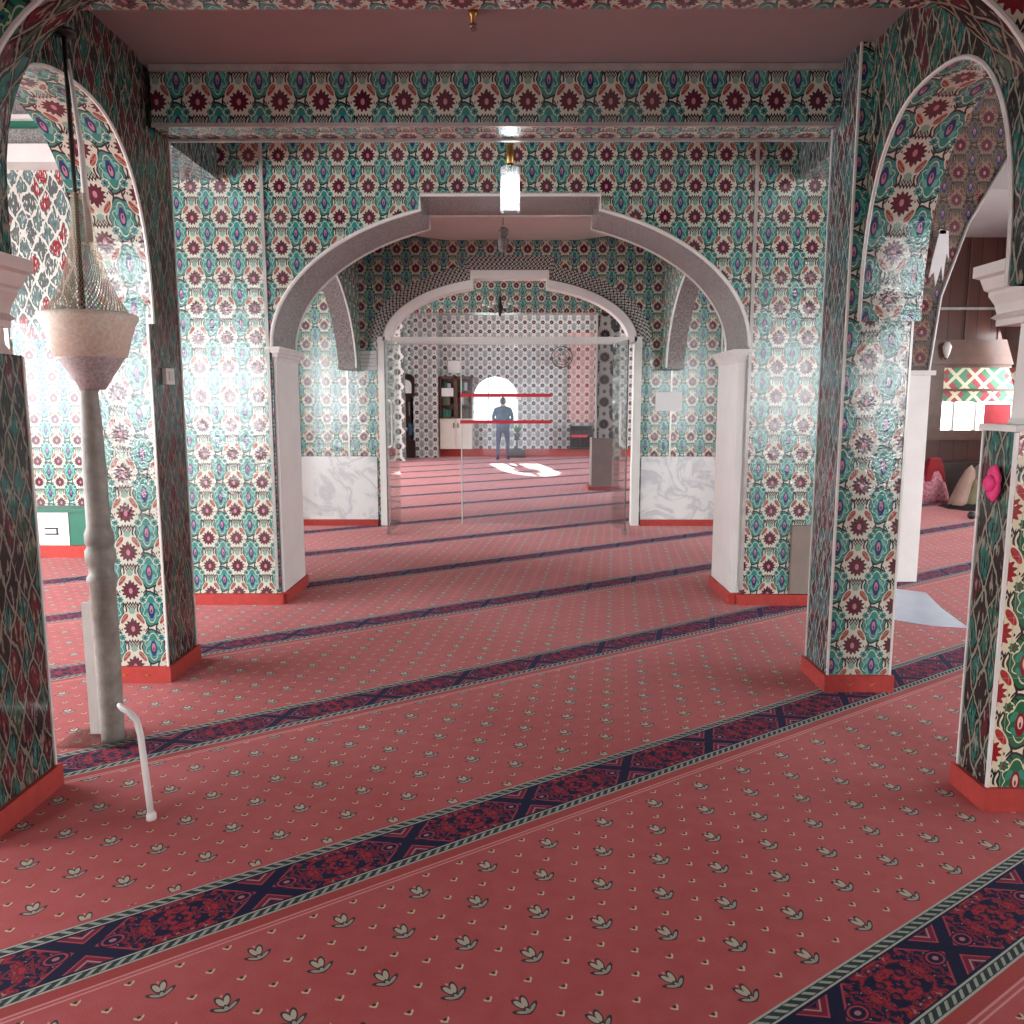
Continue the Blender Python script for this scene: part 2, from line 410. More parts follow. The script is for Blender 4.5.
# ------------------------------------------------------------------ mesh builder
LOC = {}
class MB:
    def __init__(s): s.v = []; s.f = []; s.uv = []; s.mi = []; s.sm = []
    def face(s, pts, uv=None, mi=0, smooth=False):
        i = len(s.v); s.v += [Vector(p) for p in pts]; s.f.append(list(range(i, i+len(pts))))
        s.uv.append(uv); s.mi.append(mi); s.sm.append(smooth)
    def box(s, x0, x1, y0, y1, z0, z1, mi=0, rot=0, piv=None):
        P = [(x, y, z) for z in (z0, z1) for y in (y0, y1) for x in (x0, x1)]
        if rot:
            cx, cy = piv or ((x0+x1)/2, (y0+y1)/2)
            C, S = math.cos(rot), math.sin(rot)
            P = [(cx+(x-cx)*C-(y-cy)*S, cy+(x-cx)*S+(y-cy)*C, z) for x, y, z in P]
        for q in ((0, 2, 3, 1), (4, 5, 7, 6), (0, 1, 5, 4), (2, 6, 7, 3), (0, 4, 6, 2), (1, 3, 7, 5)):
            s.face([P[k] for k in q], mi=mi)
        return s
    def poly_prism(s, pts, z0, z1, mi=0):
        n = len(pts)
        s.face([(x, y, z0) for x, y in reversed(pts)], mi=mi); s.face([(x, y, z1) for x, y in pts], mi=mi)
        for i in range(n):
            a, b = pts[i], pts[(i+1) % n]
            s.face([(a[0], a[1], z0), (b[0], b[1], z0), (b[0], b[1], z1), (a[0], a[1], z1)], mi=mi)
        return s
    def loft(s, rings, cap=True, mi=0, smooth=True):
        base = len(s.v); n = len(rings[0])
        for r in rings: s.v += [Vector(p) for p in r]
        def add(f, sm): s.f.append(f); s.uv.append(None); s.mi.append(mi); s.sm.append(sm)
        for k in range(len(rings)-1):
            for i in range(n):
                j = (i+1) % n
                add([base+k*n+i, base+k*n+j, base+(k+1)*n+j, base+(k+1)*n+i], smooth)
        if cap:
            add([base+i for i in reversed(range(n))], False); add([base+(len(rings)-1)*n+i for i in range(n)], False)
        return s
    def lathe(s, cx, cy, prof, n=28, mi=0, smooth=True, cap=True):
        return s.loft([[(cx+r*math.cos(2*PI*i/n), cy+r*math.sin(2*PI*i/n), z) for i in range(n)] for r, z in prof], cap, mi, smooth)
    def square_prof(s, cx, cy, prof, mi=0, asp=1.0, rot=PI/4, n=4):
        R = math.sqrt(2) if n == 4 else 1/math.cos(PI/n)
        return s.loft([[(cx+h*R*math.cos(rot+2*PI*i/n), cy+h*asp*R*math.sin(rot+2*PI*i/n), z) for i in range(n)] for h, z in prof], True, mi, False)
    def tube(s, path, r, n=10, mi=0, smooth=True, cap=True):
        P = [Vector(p) for p in path]; rings = []
        up = None
        for i, p in enumerate(P):
            d = (P[min(i+1, len(P)-1)]-P[max(i-1, 0)]).normalized()
            if up is None:
                up = Vector((0, 0, 1)) if abs(d.z) < .9 else Vector((0, 1, 0))
            a = (up - d*up.dot(d)).normalized(); b = d.cross(a); up = a
            rr = r[i] if isinstance(r, (list, tuple)) else r
            rings.append([p+(a*math.cos(2*PI*k/n+PI/4)+b*math.sin(2*PI*k/n+PI/4))*rr for k in range(n)])
        return s.loft(rings, cap, mi, smooth)
    def ball(s, c, r, n=16, mi=0, sc=(1, 1, 1)):
        m = n//2
        rings = []
        for k in range(m+1):
            ph = max(.02, min(PI-.02, PI*k/m))
            rings.append([(c[0]+r*sc[0]*math.sin(ph)*math.cos(2*PI*i/n), c[1]+r*sc[1]*math.sin(ph)*math.sin(2*PI*i/n), c[2]-r*sc[2]*math.cos(ph)) for i in range(n)])
        return s.loft(rings, True, mi, True)
    def build(s, name, mats, parent=None, bevel=0, kind=None):
        if not isinstance(mats, (list, tuple)): mats = [mats]
        if parent is not None:
            off = LOC[parent.name]
        else:
            xs = [p.x for p in s.v]; ys = [p.y for p in s.v]; zs = [p.z for p in s.v]
            off = Vector(((min(xs)+max(xs))/2, (min(ys)+max(ys))/2, min(zs)))
        me = bpy.data.meshes.new(name)
        me.from_pydata([p-off for p in s.v], [], s.f)
        uvl = me.uv_layers.new(name='UVMap')
        for pi, p in enumerate(me.polygons):
            p.material_index = s.mi[pi]; p.use_smooth = s.sm[pi]
            if s.uv[pi]:
                for k, li in enumerate(p.loop_indices): uvl.data[li].uv = s.uv[pi][k]
            else:
                n = p.normal
                for li in p.loop_indices:
                    w = me.vertices[me.loops[li].vertex_index].co + off
                    if abs(n.z) >= max(abs(n.x), abs(n.y)): q = (w.x, w.y)
                    elif abs(n.y) >= abs(n.x): q = (w.x, w.z)
                    else: q = (w.y, w.z)
                    uvl.data[li].uv = q
        for m in mats: me.materials.append(M[m] if isinstance(m, str) else m)
        o = bpy.data.objects.new(name, me); COL.objects.link(o)
        if parent is not None: o.parent = parent
        else: o.location = off
        LOC[o.name] = off.copy() if parent is None else off
        if bevel:
            b = o.modifiers.new('bevel', 'BEVEL'); b.width = bevel; b.segments = 2; b.limit_method = 'ANGLE'
        if kind: o['kind'] = kind
        return o
def thing(name, loc, label=None, cat=None, group=None, kind=None):
    o = bpy.data.objects.new(name, None); COL.objects.link(o); o.location = loc
    o.empty_display_size = .1
    LOC[o.name] = Vector(loc)
    return tag(o, label, cat, group, kind)
def align(o, px, py, Y):
    """slide the tile layout of one face so that a flower centre falls where the photo shows one"""
    c = at(px, py, Y); du = -c[0]-TOU*TS; dv = -c[2]-TOV*TS
    for l in o.data.uv_layers[0].data: l.uv = (l.uv[0]+du, l.uv[1]+dv)
def tag(o, label=None, cat=None, group=None, kind=None):
    if label: o['label'] = label
    if cat: o['category'] = cat
    if group: o['group'] = group
    if kind: o['kind'] = kind
    return o
def lbl(o, text): o['label'] = text; return o

# ------------------------------------------------------------------ arches
def arch_pts(cx, a, z0, b, sh=0, st=0, n=28, ex=2.0):
    """left spring to right spring; sh/st = half width and height of the stepped flat head; ex = curve exponent"""
    out = []
    for i in range(n+1):
        t = (i/n)*PI
        h = -math.copysign(abs(math.cos(t))**(2/ex), math.cos(t)); z = math.sin(t)**(2/ex)
        out.append((cx+a*h, z0+b*z))
    if sh:
        zc = z0+b*(1-(sh/a)**ex)**(1/ex)
        L = [p for p in out if p[0] < cx-sh-.01]; R = [p for p in out if p[0] > cx+sh+.01]
        out = L+[(cx-sh, zc), (cx-sh, zc+st), (cx+sh, zc+st), (cx+sh, zc)]+R
    return out
def arch_wall(name, axis, c0, c1, h0, h1, ztop, pts, zb=0.0, mats=('tile', 'tile_side'), parent=None, kind='structure'):
    """wall standing between planes c0 and c1 (axis = its normal), from h0 to h1, opening under pts"""
    b = MB()
    def P(h, c, z): return (h, c, z) if axis == 'y' else (c, h, z)
    for c in (c0, c1):
        if h0 < pts[0][0]-1e-4: b.face([P(h0, c, zb), P(pts[0][0], c, zb), P(pts[0][0], c, ztop), P(h0, c, ztop)])
        if h1 > pts[-1][0]+1e-4: b.face([P(pts[-1][0], c, zb), P(h1, c, zb), P(h1, c, ztop), P(pts[-1][0], c, ztop)])
        for (ha, za), (hb, z2) in zip(pts, pts[1:]):
            if hb-ha > 1e-4: b.face([P(ha, c, za), P(hb, c, z2), P(hb, c, ztop), P(ha, c, ztop)])
    full = ([(pts[0][0], zb)] if zb < pts[0][1]-1e-4 and h0 < pts[0][0]-1e-4 else [])+list(pts)+([(pts[-1][0], zb)] if zb < pts[-1][1]-1e-4 and h1 > pts[-1][0]+1e-4 else [])
    s = 0
    for (ha, za), (hb, z2) in zip(full, full[1:]):
        l = math.hypot(hb-ha, z2-za)
        if l < 1e-5: continue
        b.face([P(ha, c0, za), P(hb, c0, z2), P(hb, c1, z2), P(ha, c1, za)], uv=[(0, s), (0, s+l), (c1-c0, s+l), (c1-c0, s)], mi=1)
        s += l
    for h, zz in ((h0, zb if h0 < pts[0][0]-1e-4 else pts[0][1]), (h1, zb if h1 > pts[-1][0]+1e-4 else pts[-1][1])):
        b.face([P(h, c0, zz), P(h, c1, zz), P(h, c1, ztop), P(h, c0, ztop)], mi=1)
    b.face([P(h0, c0, ztop), P(h1, c0, ztop), P(h1, c1, ztop), P(h0, c1, ztop)])
    return b.build(name, list(mats), parent, kind=kind if parent is None else None)
def edge(parent, axis, c, pts, r=.014, mat='trim', ends=None, name='edge_trim'):
    q = list(pts)
    if ends is not None: q = [(q[0][0], ends)]+q+[(q[-1][0], ends)]
    P = [(h, c, z) if axis == 'y' else (c, h, z) for h, z in q]
    return MB().tube(P, r, 6, smooth=False).build(name, mat, parent)

# ------------------------------------------------------------------ room shell
MB().box(-7.6, 8.6, -3.6, 24.2, -.1, 0).build('floor', 'carpet', kind='structure')
def slab(name, x0, x1, y0, y1, z, t=.12, mat='ceiling'): return MB().box(x0, x1, y0, y1, z, z+t).build(name, mat, kind='structure')
slab('ceiling_nave_front', -2.0, 1.85, -3.6, 4.7, 3.39)
slab('ceiling_nave_middle', -2.6, 2.4, 4.7, 6.35, 3.62)
slab('ceiling_nave_rear', -2.4, 2.3, 6.35, 10.6, 3.66)
MB().lathe(-.05, 8.9, [(1.75, 3.61), (1.8, 3.635), (1.8, 3.66)], 48).build('ceiling_disc', 'white', kind='structure')
slab('ceiling_left_aisle', -7.6, -2.2, -3.6, 10.6, 4.9)
slab('ceiling_right_aisle', 2.1, 8.6, -3.6, 14.2, 5.2)
slab('ceiling_hall_far', -7.6, 8.6, 10.6, 24.2, 4.25, .9)
def wall(name, x0, x1, y0, y1, z0, z1, mat='white'): return MB().box(x0, x1, y0, y1, z0, z1).build(name, mat, kind='structure')

# back and outer walls with window openings for the daylight
def holed(name, axis, c0, c1, h0, h1, z1, holes, zs=(1.0, 2.8), mat='tile'):
    b = MB(); q = h0
    def bx(a, d, za, zb_):
        if axis == 'y': b.box(a, d, c0, c1, za, zb_)
        else: b.box(c0, c1, a, d, za, zb_)
    for a, d, za, zb_ in holes:
        bx(q, a, 0, z1); bx(a, d, 0, za); bx(a, d, zb_, z1); q = d
    bx(q, h1, 0, z1)
    return b.build(name, mat, kind='structure')
holed('wall_back', 'y', -3.6, -3.4, -7.6, 8.6, 5.2, [(-6.7, -4.5, 1.05, 2.75), (-1.0, 1.0, 0.0, 2.2), (4.3, 6.5, 1.05, 2.75)], mat='white')
holed('wall_left', 'x', -7.6, -7.4, -3.6, 24.2, 4.95, [(0, 7, 1.0, 2.8), (8.9, 10.3, 1.1, 2.9), (13, 21, 1.0, 2.8)], mat='white')  # middle opening added to go with the left side fill lamp
holed('wall_right', 'x', 8.4, 8.6, -3.6, 24.2, 5.2, [(1, 6, 1.0, 2.8), (8, 10.4, 1.1, 2.9), (13.2, 21, 1.0, 2.8)], mat='white')  # middle opening added to go with the right side fill lamp

# near transverse arch
A0 = arch_pts(-.02, 1.90, 2.14, 1.07, ex=3.6, n=44)
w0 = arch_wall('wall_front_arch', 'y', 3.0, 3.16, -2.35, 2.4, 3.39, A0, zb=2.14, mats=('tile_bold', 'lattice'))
edge(w0, 'y', 2.995, A0, .011)
MB().box(-1.97, 1.85, 3.25, 3.48, 3.165, 3.39).build('trim_1', 'tile', kind='structure')

# side arcades
XL, XR = -1.97, 1.80
L_a = arch_pts(3.775, .68, 2.02, .99, n=36, ex=2.5)
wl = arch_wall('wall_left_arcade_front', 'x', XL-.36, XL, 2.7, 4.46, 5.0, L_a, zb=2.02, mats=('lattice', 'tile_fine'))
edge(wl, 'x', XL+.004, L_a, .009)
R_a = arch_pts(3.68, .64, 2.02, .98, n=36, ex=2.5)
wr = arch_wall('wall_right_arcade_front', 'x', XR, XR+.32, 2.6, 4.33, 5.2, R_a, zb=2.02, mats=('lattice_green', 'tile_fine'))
edge(wr, 'x', XR-.004, R_a, .010)
for sgn, x0, x1, nm, y0 in ((-1, XL-.36, XL, 'left', 4.87), (1, XR-.02, XR+.3, 'right', 4.66)):
    la, lb = (-2.62, -2.22) if sgn < 0 else (2.10, 2.40)
    wall('wall_%s_lintel' % nm, la, lb, y0, 6.28, 3.24, 5.0, 'lattice_light')
    xa, xb = (-2.2, -1.98) if sgn < 0 else (1.86, 2.08)
    p = arch_pts(8.65, 1.45, 2.02, 1.05, n=28, ex=1.75)
    w = arch_wall('wall_%s_arcade_rear' % nm, 'x', xa, xb, 6.95, 10.42, 5.0, p, zb=2.0, mats=('tile_side', 'ceramic_grey'))
    edge(w, 'x', (xb if sgn < 0 else xa)-sgn*.004, p, .012)
# nave side walls over the near camera bay
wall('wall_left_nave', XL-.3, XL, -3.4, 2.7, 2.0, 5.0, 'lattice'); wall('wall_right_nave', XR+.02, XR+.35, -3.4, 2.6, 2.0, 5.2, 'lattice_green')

# beam over the pier pair
bm_ = MB().box(-1.965, 1.795, 4.58, 4.80, 3.075, 3.62).build('beam', 'tile', kind='structure'); align(bm_, 321, 101, 4.58)
MB().box(-1.965, 1.795, 4.565, 4.582, 3.068, 3.088).box(-1.965, 1.795, 4.565, 4.582, 3.352, 3.385).build('edge_trim', 'trim_grey', bm_)
MB().box(-1.965, 1.795, 4.79, 4.815, 3.062, 3.09).build('edge_trim', 'trim_grey', bm_)

# middle transverse wall (arch A)
AA = arch_pts(-.045, 1.83, 2.02, 1.08, .675, .11, n=44)
wa = arch_wall('wall_middle_arch', 'y', 6.28, 6.95, -2.68, 2.42, 5.0, AA, mats=('tile', 'ceramic_grey'))  # soffit is the same tile, its grazing sheen painted as grey
edge(wa, 'y', 6.274, AA, .014); edge(wa, 'y', 6.955, AA, .014)
for x in (-1.90, 1.79): MB().box(x-.012, x+.012, 6.262, 6.285, .12, 3.6).build('edge_trim', 'trim_grey', wa)
for x0, x1, nm in ((-2.70, -1.85, 'left'), (1.76, 2.44, 'right')):
    MB().box(x0, x1, 6.235, 6.99, 0, .085).build('baseboard_'+nm, 'red_skirt', kind='structure')

# rear transverse wall (arch C) with marble dado
AC = arch_pts(-.08, 1.60, 2.36, .78, .49, .12, n=40)
wc = arch_wall('wall_rear_arch', 'y', 10.45, 10.70, -4.2, 4.4, 5.0, AC, mats=('tile_fine', 'white'))
ed = [(h, z) for h, z in AC]
# white moulded band and key-pattern border round the opening
def band(parent, pts, cx, z0, o0, o1, y0, y1, mat, name):
    b = MB(); s = 0
    def off(p, d):
        v = Vector((p[0]-cx, (p[1]-z0)*1.6)); v.normalize(); return (p[0]+v.x*d, p[1]+v.y*d)
    for a, c in zip(pts, pts[1:]):
        l = math.hypot(c[0]-a[0], c[1]-a[1])
        q = [off(a, o0), off(c, o0), off(c, o1), off(a, o1)]
        uv = [(s, 0), (s+l, 0), (s+l, o1-o0), (s, o1-o0)]
        b.face([(x, y0, z) for x, z in q], uv)
        b.face([(q[0][0], y0, q[0][1]), (q[1][0], y0, q[1][1]), (q[1][0], y1, q[1][1]), (q[0][0], y1, q[0][1])], uv)
        b.face([(q[3][0], y0, q[3][1]), (q[2][0], y0, q[2][1]), (q[2][0], y1, q[2][1]), (q[3][0], y1, q[3][1])], uv)
        s += l
    return b.build(name, mat, parent)
band(wc, AC, -.08, 2.2, -.09, .015, 10.40, 10.62, 'white', 'arch_moulding')
band(wc, AC, -.08, 2.2, .02, .21, 10.438, 10.45, 'meander', 'key_pattern_border')
for x0, x1 in ((-4.0, -1.80), (1.62, 4.2)):
    MB().box(x0, x1, 10.41, 10.45, .07, .90).build('marble_dado', 'marble', wc)
    MB().box(x0, x1, 10.38, 10.45, 0, .08).build('dado_skirting', 'red_skirt', wc)
for x in (-2.16, 1.99): MB().box(x-.012, x+.012, 10.435, 10.45, .9, 3.66).build('edge_trim', 'trim', wc)
for x in (-2.86, 2.62): MB().box(x-.012, x+.012, 10.435, 10.45, .9, 3.4).build('edge_trim', 'trim', wc)

# ------------------------------------------------------------------ piers
def pier(label, x0, x1, y0, y1, ztop, mats, group=None, nave=1, flower=None):
    t = thing('tiled_pier', ((x0+x1)/2, (y0+y1)/2, 0), label, 'pier', group)
    b = MB()
    # each face its own tile run; front/back first material, sides second
    for y in (y0, y1): b.face([(x0, y, .0), (x1, y, .0), (x1, y, ztop), (x0, y, ztop)], mi=0)
    for x in (x0, x1): b.face([(x, y0, .0), (x, y1, .0), (x, y1, ztop), (x, y0, ztop)], mi=1)
    b.face([(x0, y0, ztop), (x1, y0, ztop), (x1, y1, ztop), (x0, y1, ztop)])
    sh = b.build('shaft', list(mats), t)
    if flower: align(sh, *flower)
    e = .02
    pts = [(x0-e, y0-e), (x1+e, y0-e), (x1+e, y1+e), (x0-e, y1+e)]
    MB().poly_prism(pts, 0, .095).build('skirting', 'red_skirt', t, bevel=.01)
    # little gilt motifs on the skirting
    for q in range(2):
        xx = x0+(x1-x0)*(.35+.35*q)
        MB().tube([(xx-.014, y0-e-.001, .052), (xx, y0-e-.001, .040), (xx+.014, y0-e-.001, .052)], .0025, 5).build('skirting_motif', 'brass', t)
    xe = x1 if nave > 0 else x0
    for xx, yy in ((xe, y0), (xe, y1), (x0 if nave > 0 else x1, y0)):
        MB().box(xx-.006, xx+.006, yy-.006, yy+.006, .095, ztop-.003).build('corner_trim', 'trim', t)
    return t
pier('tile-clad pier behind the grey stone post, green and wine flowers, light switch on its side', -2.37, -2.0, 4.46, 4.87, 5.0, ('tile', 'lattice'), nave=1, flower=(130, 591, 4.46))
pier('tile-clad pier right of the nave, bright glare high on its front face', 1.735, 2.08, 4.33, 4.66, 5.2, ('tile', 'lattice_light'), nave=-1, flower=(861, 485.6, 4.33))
def capital(parent, cx, cy, h, z0, z1, mat='stone', asp=1.0):
    d = z1-z0
    MB().square_prof(cx, cy, [(h*.80, z0), (h*.80, z0+d*.10), (h*.86, z0+d*.14), (h*.80, z0+d*.2), (h*.83, z0+d*.35), (h*.90, z0+d*.5), (h*.90, z0+d*.56), (h*.95, z0+d*.60),
                              (h*1.0, z0+d*.78), (h*1.08, z0+d*.82), (h*1.08, z1)], asp=asp).build('capital', mat, parent)
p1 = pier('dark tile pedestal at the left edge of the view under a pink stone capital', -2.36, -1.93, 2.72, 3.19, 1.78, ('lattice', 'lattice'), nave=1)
MB().square_prof(-2.12, 2.95, [(.19, 1.78), (.17, 1.82), (.17, 1.88)]).build('column', 'stone_pink', p1)
capital(p1, -2.12, 2.95, .235, 1.88, 2.14, 'stone_pink')
p2 = pier('tile pedestal at the right edge carrying a white column, vivid red and green tiles', 1.86, 2.32, 3.01, 3.22, 1.49, ('tile_red', 'lattice_green'), nave=-1)
MB().box(1.845, 2.335, 2.995, 3.235, 1.49, 1.515).build('pedestal_cap', 'stone', p2, bevel=.006)
MB().square_prof(2.12, 3.115, [(.19, 1.515), (.18, 1.54), (.17, 1.92)], n=8, rot=PI/8).build('column', 'white', p2)
capital(p2, 2.12, 3.115, .245, 1.90, 2.14, 'stone')
MB().box(2.04, 2.20, 2.932, 2.945, 1.58, 1.80).build('recessed_panel', 'stone', p2)

# white pilasters on the jambs of the middle arch, and one in the right aisle
def pilaster(label, x0, x1, y0, y1, zt):
    t = thing('pilaster', ((x0+x1)/2, (y0+y1)/2, 0), label, 'pilaster')
    MB().box(x0, x1, y0, y1, 0, zt-.10).build('shaft', 'white', t, bevel=.008)
    MB().box(x0-.02, x1+.02, y0-.02, y1+.02, 0, .09).build('skirting', 'red_skirt', t)
    cx, cy = (x0+x1)/2, (y0+y1)/2; hx, hy = (x1-x0)/2, (y1-y0)/2
    b = MB()
    for g, za, zb_ in ((.008, zt-.10, zt-.075), (.02, zt-.075, zt-.045), (.035, zt-.045, zt-.02), (.045, zt-.02, zt)):
        b.box(x0-g, x1+g, y0-g, y1+g, za, zb_)
    b.build('capital', 'stone', t, bevel=.004)
pilaster('white pilaster with moulded capital on the left jamb of the middle arch', -1.873, -1.85, 6.30, 6.93, 2.02)
pilaster('white pilaster with moulded capital on the right jamb of the middle arch', 1.715, 1.783, 6.30, 6.93, 2.0)
tp = thing('pilaster', (3.4, 7.3, 0), 'tall plain white pilaster in the right aisle below dark brown tiling', 'pilaster')
MB().box(3.20, 3.60, 7.10, 7.5, 0, 1.83).build('shaft', 'white', tp, bevel=.01)
MB().box(3.17, 3.63, 7.07, 7.53, 1.83, 1.87).build('capital', 'stone', tp)
BR = [(3.60, 1.87), (3.66, 2.5), (3.85, 3.1), (4.15, 3.65), (4.6, 4.1), (5.3, 4.45), (6.3, 4.6), (8.4, 4.6)]
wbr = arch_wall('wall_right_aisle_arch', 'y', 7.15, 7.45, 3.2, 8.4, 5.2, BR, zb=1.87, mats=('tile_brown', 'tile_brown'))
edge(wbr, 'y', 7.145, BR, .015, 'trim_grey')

# left aisle wall
LWX = -3.1
wla = wall('wall_left_aisle', -7.4, LWX, 8.55, 8.8, 0, 4.0, 'tile')
MB().box(-7.4, LWX, 8.535, 8.55, 2.25, 3.93).build('upper_tiling', 'lattice_red', wla)
MB().box(-5.32, -5.28, 8.52, 8.55, .5, 3.95).build('edge_trim', 'trim', wla)
# stepped painted beams over it
be = thing('painted_beam', (-5.2, 8.3, 4.0), kind='structure')
for za, zb_, y, mat in ((3.93, 4.10, 8.25, 'white'), (4.10, 4.26, 8.32, 'ceramic_grey'), (4.26, 4.32, 8.28, 'green'), (4.32, 4.36, 8.22, 'white'), (4.36, 4.62, 8.30, 'ceramic_grey'), (4.62, 4.70, 8.26, 'green'), (4.70, 4.89, 8.34, 'white')):
    MB().box(-7.3, -3.0, y, 8.54, za, zb_).build('beam_band', mat, be)

# ------------------------------------------------------------------ far hall
wall('wall_far', -7.4, -1.25, 24.0, 24.2, 0, 4.3, 'tile_grey')
wall('wall_far_right', .05, 8.4, 24.0, 24.2, 0, 4.3, 'tile_grey')
wall('wall_far_under_window', -1.25, .05, 24.0, 24.2, 0, 1.03, 'tile_grey')
FW = arch_pts(-.60, .65, 1.72, .62, n=16)
w_ = arch_wall('wall_far_over_window', 'y', 24.0, 24.2, -1.25, .05, 4.3, FW, zb=1.72, mats=('tile_grey', 'yellow_wall'))
wf = thing('window_1', (-.465, 24.1, 1.0), kind='structure')
MB().box(-1.25, .05, 24.09, 24.10, 1.03, 2.40).build('pane', 'glass', wf)
MB().box(-.83, -.80, 24.05, 24.09, 1.03, 2.30).box(-.40, -.37, 24.05, 24.09, 1.03, 2.30).box(-1.25, .05, 24.05, 24.09, 1.70, 1.73).build('window_frame', 'white', wf)
MB().box(-1.27, .07, 23.93, 24.02, 1.0, 1.03).build('window_sill', 'white', wf)
MB().box(.0, .16, 23.9, 24.0, 1.66, 1.80).build('impost', 'stone', wf)
wall('wall_far_pier', -3.02, -2.25, 23.4, 24.0, 0, 4.2, 'tile_grey')
wall('wall_far_recess_right', 1.55, 2.40, 23.9, 24.0, 1.0, 3.6, 'tile_pinkish')
MB().box(2.38, 2.50, 23.7, 24.0, 0, 4.2).build('trim_2', 'white', kind='structure')
MB().box(-7.3, 8.3, 23.86, 24.0, 0, .22).build('baseboard_far', 'red_skirt', kind='structure')
wall('wall_far_left_return', -4.4, -3.02, 22.0, 22.2, 0, 4.2, 'tile_dark')
bf = wall('beam_far', -7.3, 8.3, 14.6, 15.0, 3.17, 4.2, 'tile')
tc_ = thing('stone_based_column', (1.62, 14.9, 0), 'square column in the far hall with dark oval tiles and brown stone base', 'column')
MB().box(1.46, 1.86, 14.75, 15.05, .95, 3.17).build('shaft', 'tile_dark', tc_)
MB().box(1.38, 1.88, 14.68, 15.1, .06, .95).build('base', 'taupe', tc_, bevel=.01)
MB().box(1.32, 1.90, 14.62, 15.14, 0, .07).build('skirting', 'red_skirt', tc_)
MB().box(1.44, 1.47, 14.72, 14.76, .95, 3.17).build('corner_trim', 'trim', tc_)

# glass screen under the rear arch
fr = thing('door_1', (-.08, 10.5, 0), kind='structure')
MB().box(-1.74, 1.58, 10.44, 10.50, 2.33, 2.42).box(-1.76, -1.66, 10.40, 10.50, 0, 2.42).box(1.50, 1.60, 10.40, 10.50, 0, 2.42).build('door_frame', 'white', fr)
MB().box(-.70, 1.24, 10.470, 10.480, .01, 2.33).build('glass_panel', 'glass_haze', fr)
MB().box(-.712, -.698, 10.465, 10.485, .01, 2.33).build('panel_edge', 'trim', fr)
for za in (1.345, 1.685):
    MB().box(-.72, .46, 10.462, 10.468, za-.022, za+.022).build('red_tape_strip', 'red_tape', fr)
def leaf(n, hx, nx, lab):
    t = thing('door_%d' % n, (hx, 10.4, 0), kind='structure')
    ang = math.atan2(.72, hx-nx)
    a = Vector((hx, 10.40)); c = Vector((nx, 9.68)); d = (c-a).normalized(); p = Vector((-d.y, d.x))*.006
    def sl(u0, u1, z0, z1, k=1.0):
        A = a+(c-a)*u0; B = a+(c-a)*u1; q = p*k
        return MB().poly_prism([tuple(A-q), tuple(B-q), tuple(B+q), tuple(A+q)], z0, z1)
    sl(0, 1, .02, 2.33).build('glass_pane', 'glass', t)
    sl(.985, 1.0, .02, 2.33, 1.4).build('pane_edge', 'steel', t)
    sl(.90, 1.03, 0, .07, 2.5).build('bottom_clamp', 'steel', t)
    sl(.0, .14, 2.28, 2.34, 2.5).build('top_hinge', 'steel', t)
    m = a+(c-a)*.86; s = 1 if hx < 0 else -1
    MB().tube([(m.x+s*.01, m.y, 1.05), (m.x+s*.05, m.y, 1.08), (m.x+s*.05, m.y, 1.60), (m.x+s*.01, m.y, 1.63)], .012, 8).build('pull_handle', 'white', t)
leaf(2, -1.50, -1.555, ''); leaf(3, 1.24, 1.325, '')

# ------------------------------------------------------------------ hanging lamps
def pendant():
    Y = 5.3; x = at(510, 190, Y)[0]
    t = thing('pendant_lamp', (x, Y, 3.62), 'lit clear glass cylinder lamp with amber neck hanging before the middle arch', 'lamp')
    zt = at(510, 168, Y)[2]; zb_ = at(510, 212, Y)[2]; r = .062
    MB().lathe(x, Y, [(.05, 3.62), (.05, 3.60), (.02, 3.585)], 20).build('ceiling_rose', 'dark_metal', t)
    c = MB()
    z = zt+.20
    while z < 3.6:
        c.tube([(x, Y, z), (x, Y, z+.02)], .004, 6); z += .026
    c.tube([(x, Y, zt+.14), (x, Y, 3.6)], .002, 5)
    c.build('chain', 'dark_metal', t)
    MB().lathe(x, Y, [(.012, zt+.15), (.022, zt+.13), (.022, zt+.03), (.014, zt+.02)], 16).build('neck', 'brass', t)
    MB().lathe(x, Y, [(.018, zt+.03), (.026, zt+.0), (.02, zt-.03)], 16).build('socket', 'dark_metal', t)
    MB().lathe(x, Y, [(r, zb_), (r, zt), (r-.006, zt), (r-.006, zb_+.02), (.002, zb_+.018)], 28, cap=False).build('glass_cylinder', 'glass_lamp', t)
    MB().lathe(x, Y, [(.02, zt-.04), (.045, zt-.09), (.05, zb_+.10), (.035, zb_+.07)], 20).build('bulb', 'bulb', t)
    MB().lathe(x, Y, [(r+.001, zb_+.03), (r+.003, zb_+.035), (r+.001, zb_+.04)], 28).build('glass_ring', 'glass_lamp', t)
pendant()
l = bpy.data.lights.new('pendant_light', 'POINT'); l.energy = 2; l.shadow_soft_size = .1; l.color = (.93, 1, .96)
lo = bpy.data.objects.new('pendant_light', l); COL.objects.link(lo); lo.location = (-.04, 5.3, 2.72)

Y = 8.9; x = at(503, 240, Y)[0]
t = thing('pendant_lamp', (x, Y, 3.61), 'small grey crystal pendant on a thin cord between the middle and rear arches', 'lamp')
MB().tube([(x, Y, at(503, 225, Y)[2]), (x, Y, 3.61)], .004, 6).build('cord', 'dark_metal', t)
z1, z0 = at(503, 229, Y)[2], at(503, 252, Y)[2]
MB().lathe(x, Y, [(.02, z1+.02), (.055, z1), (.055, z1-.06), (.03, z1-.08), (.06, z1-.10), (.05, z0+.02), (.02, z0)], 12, smooth=False).build('crystal_body', 'ceramic_grey', t)

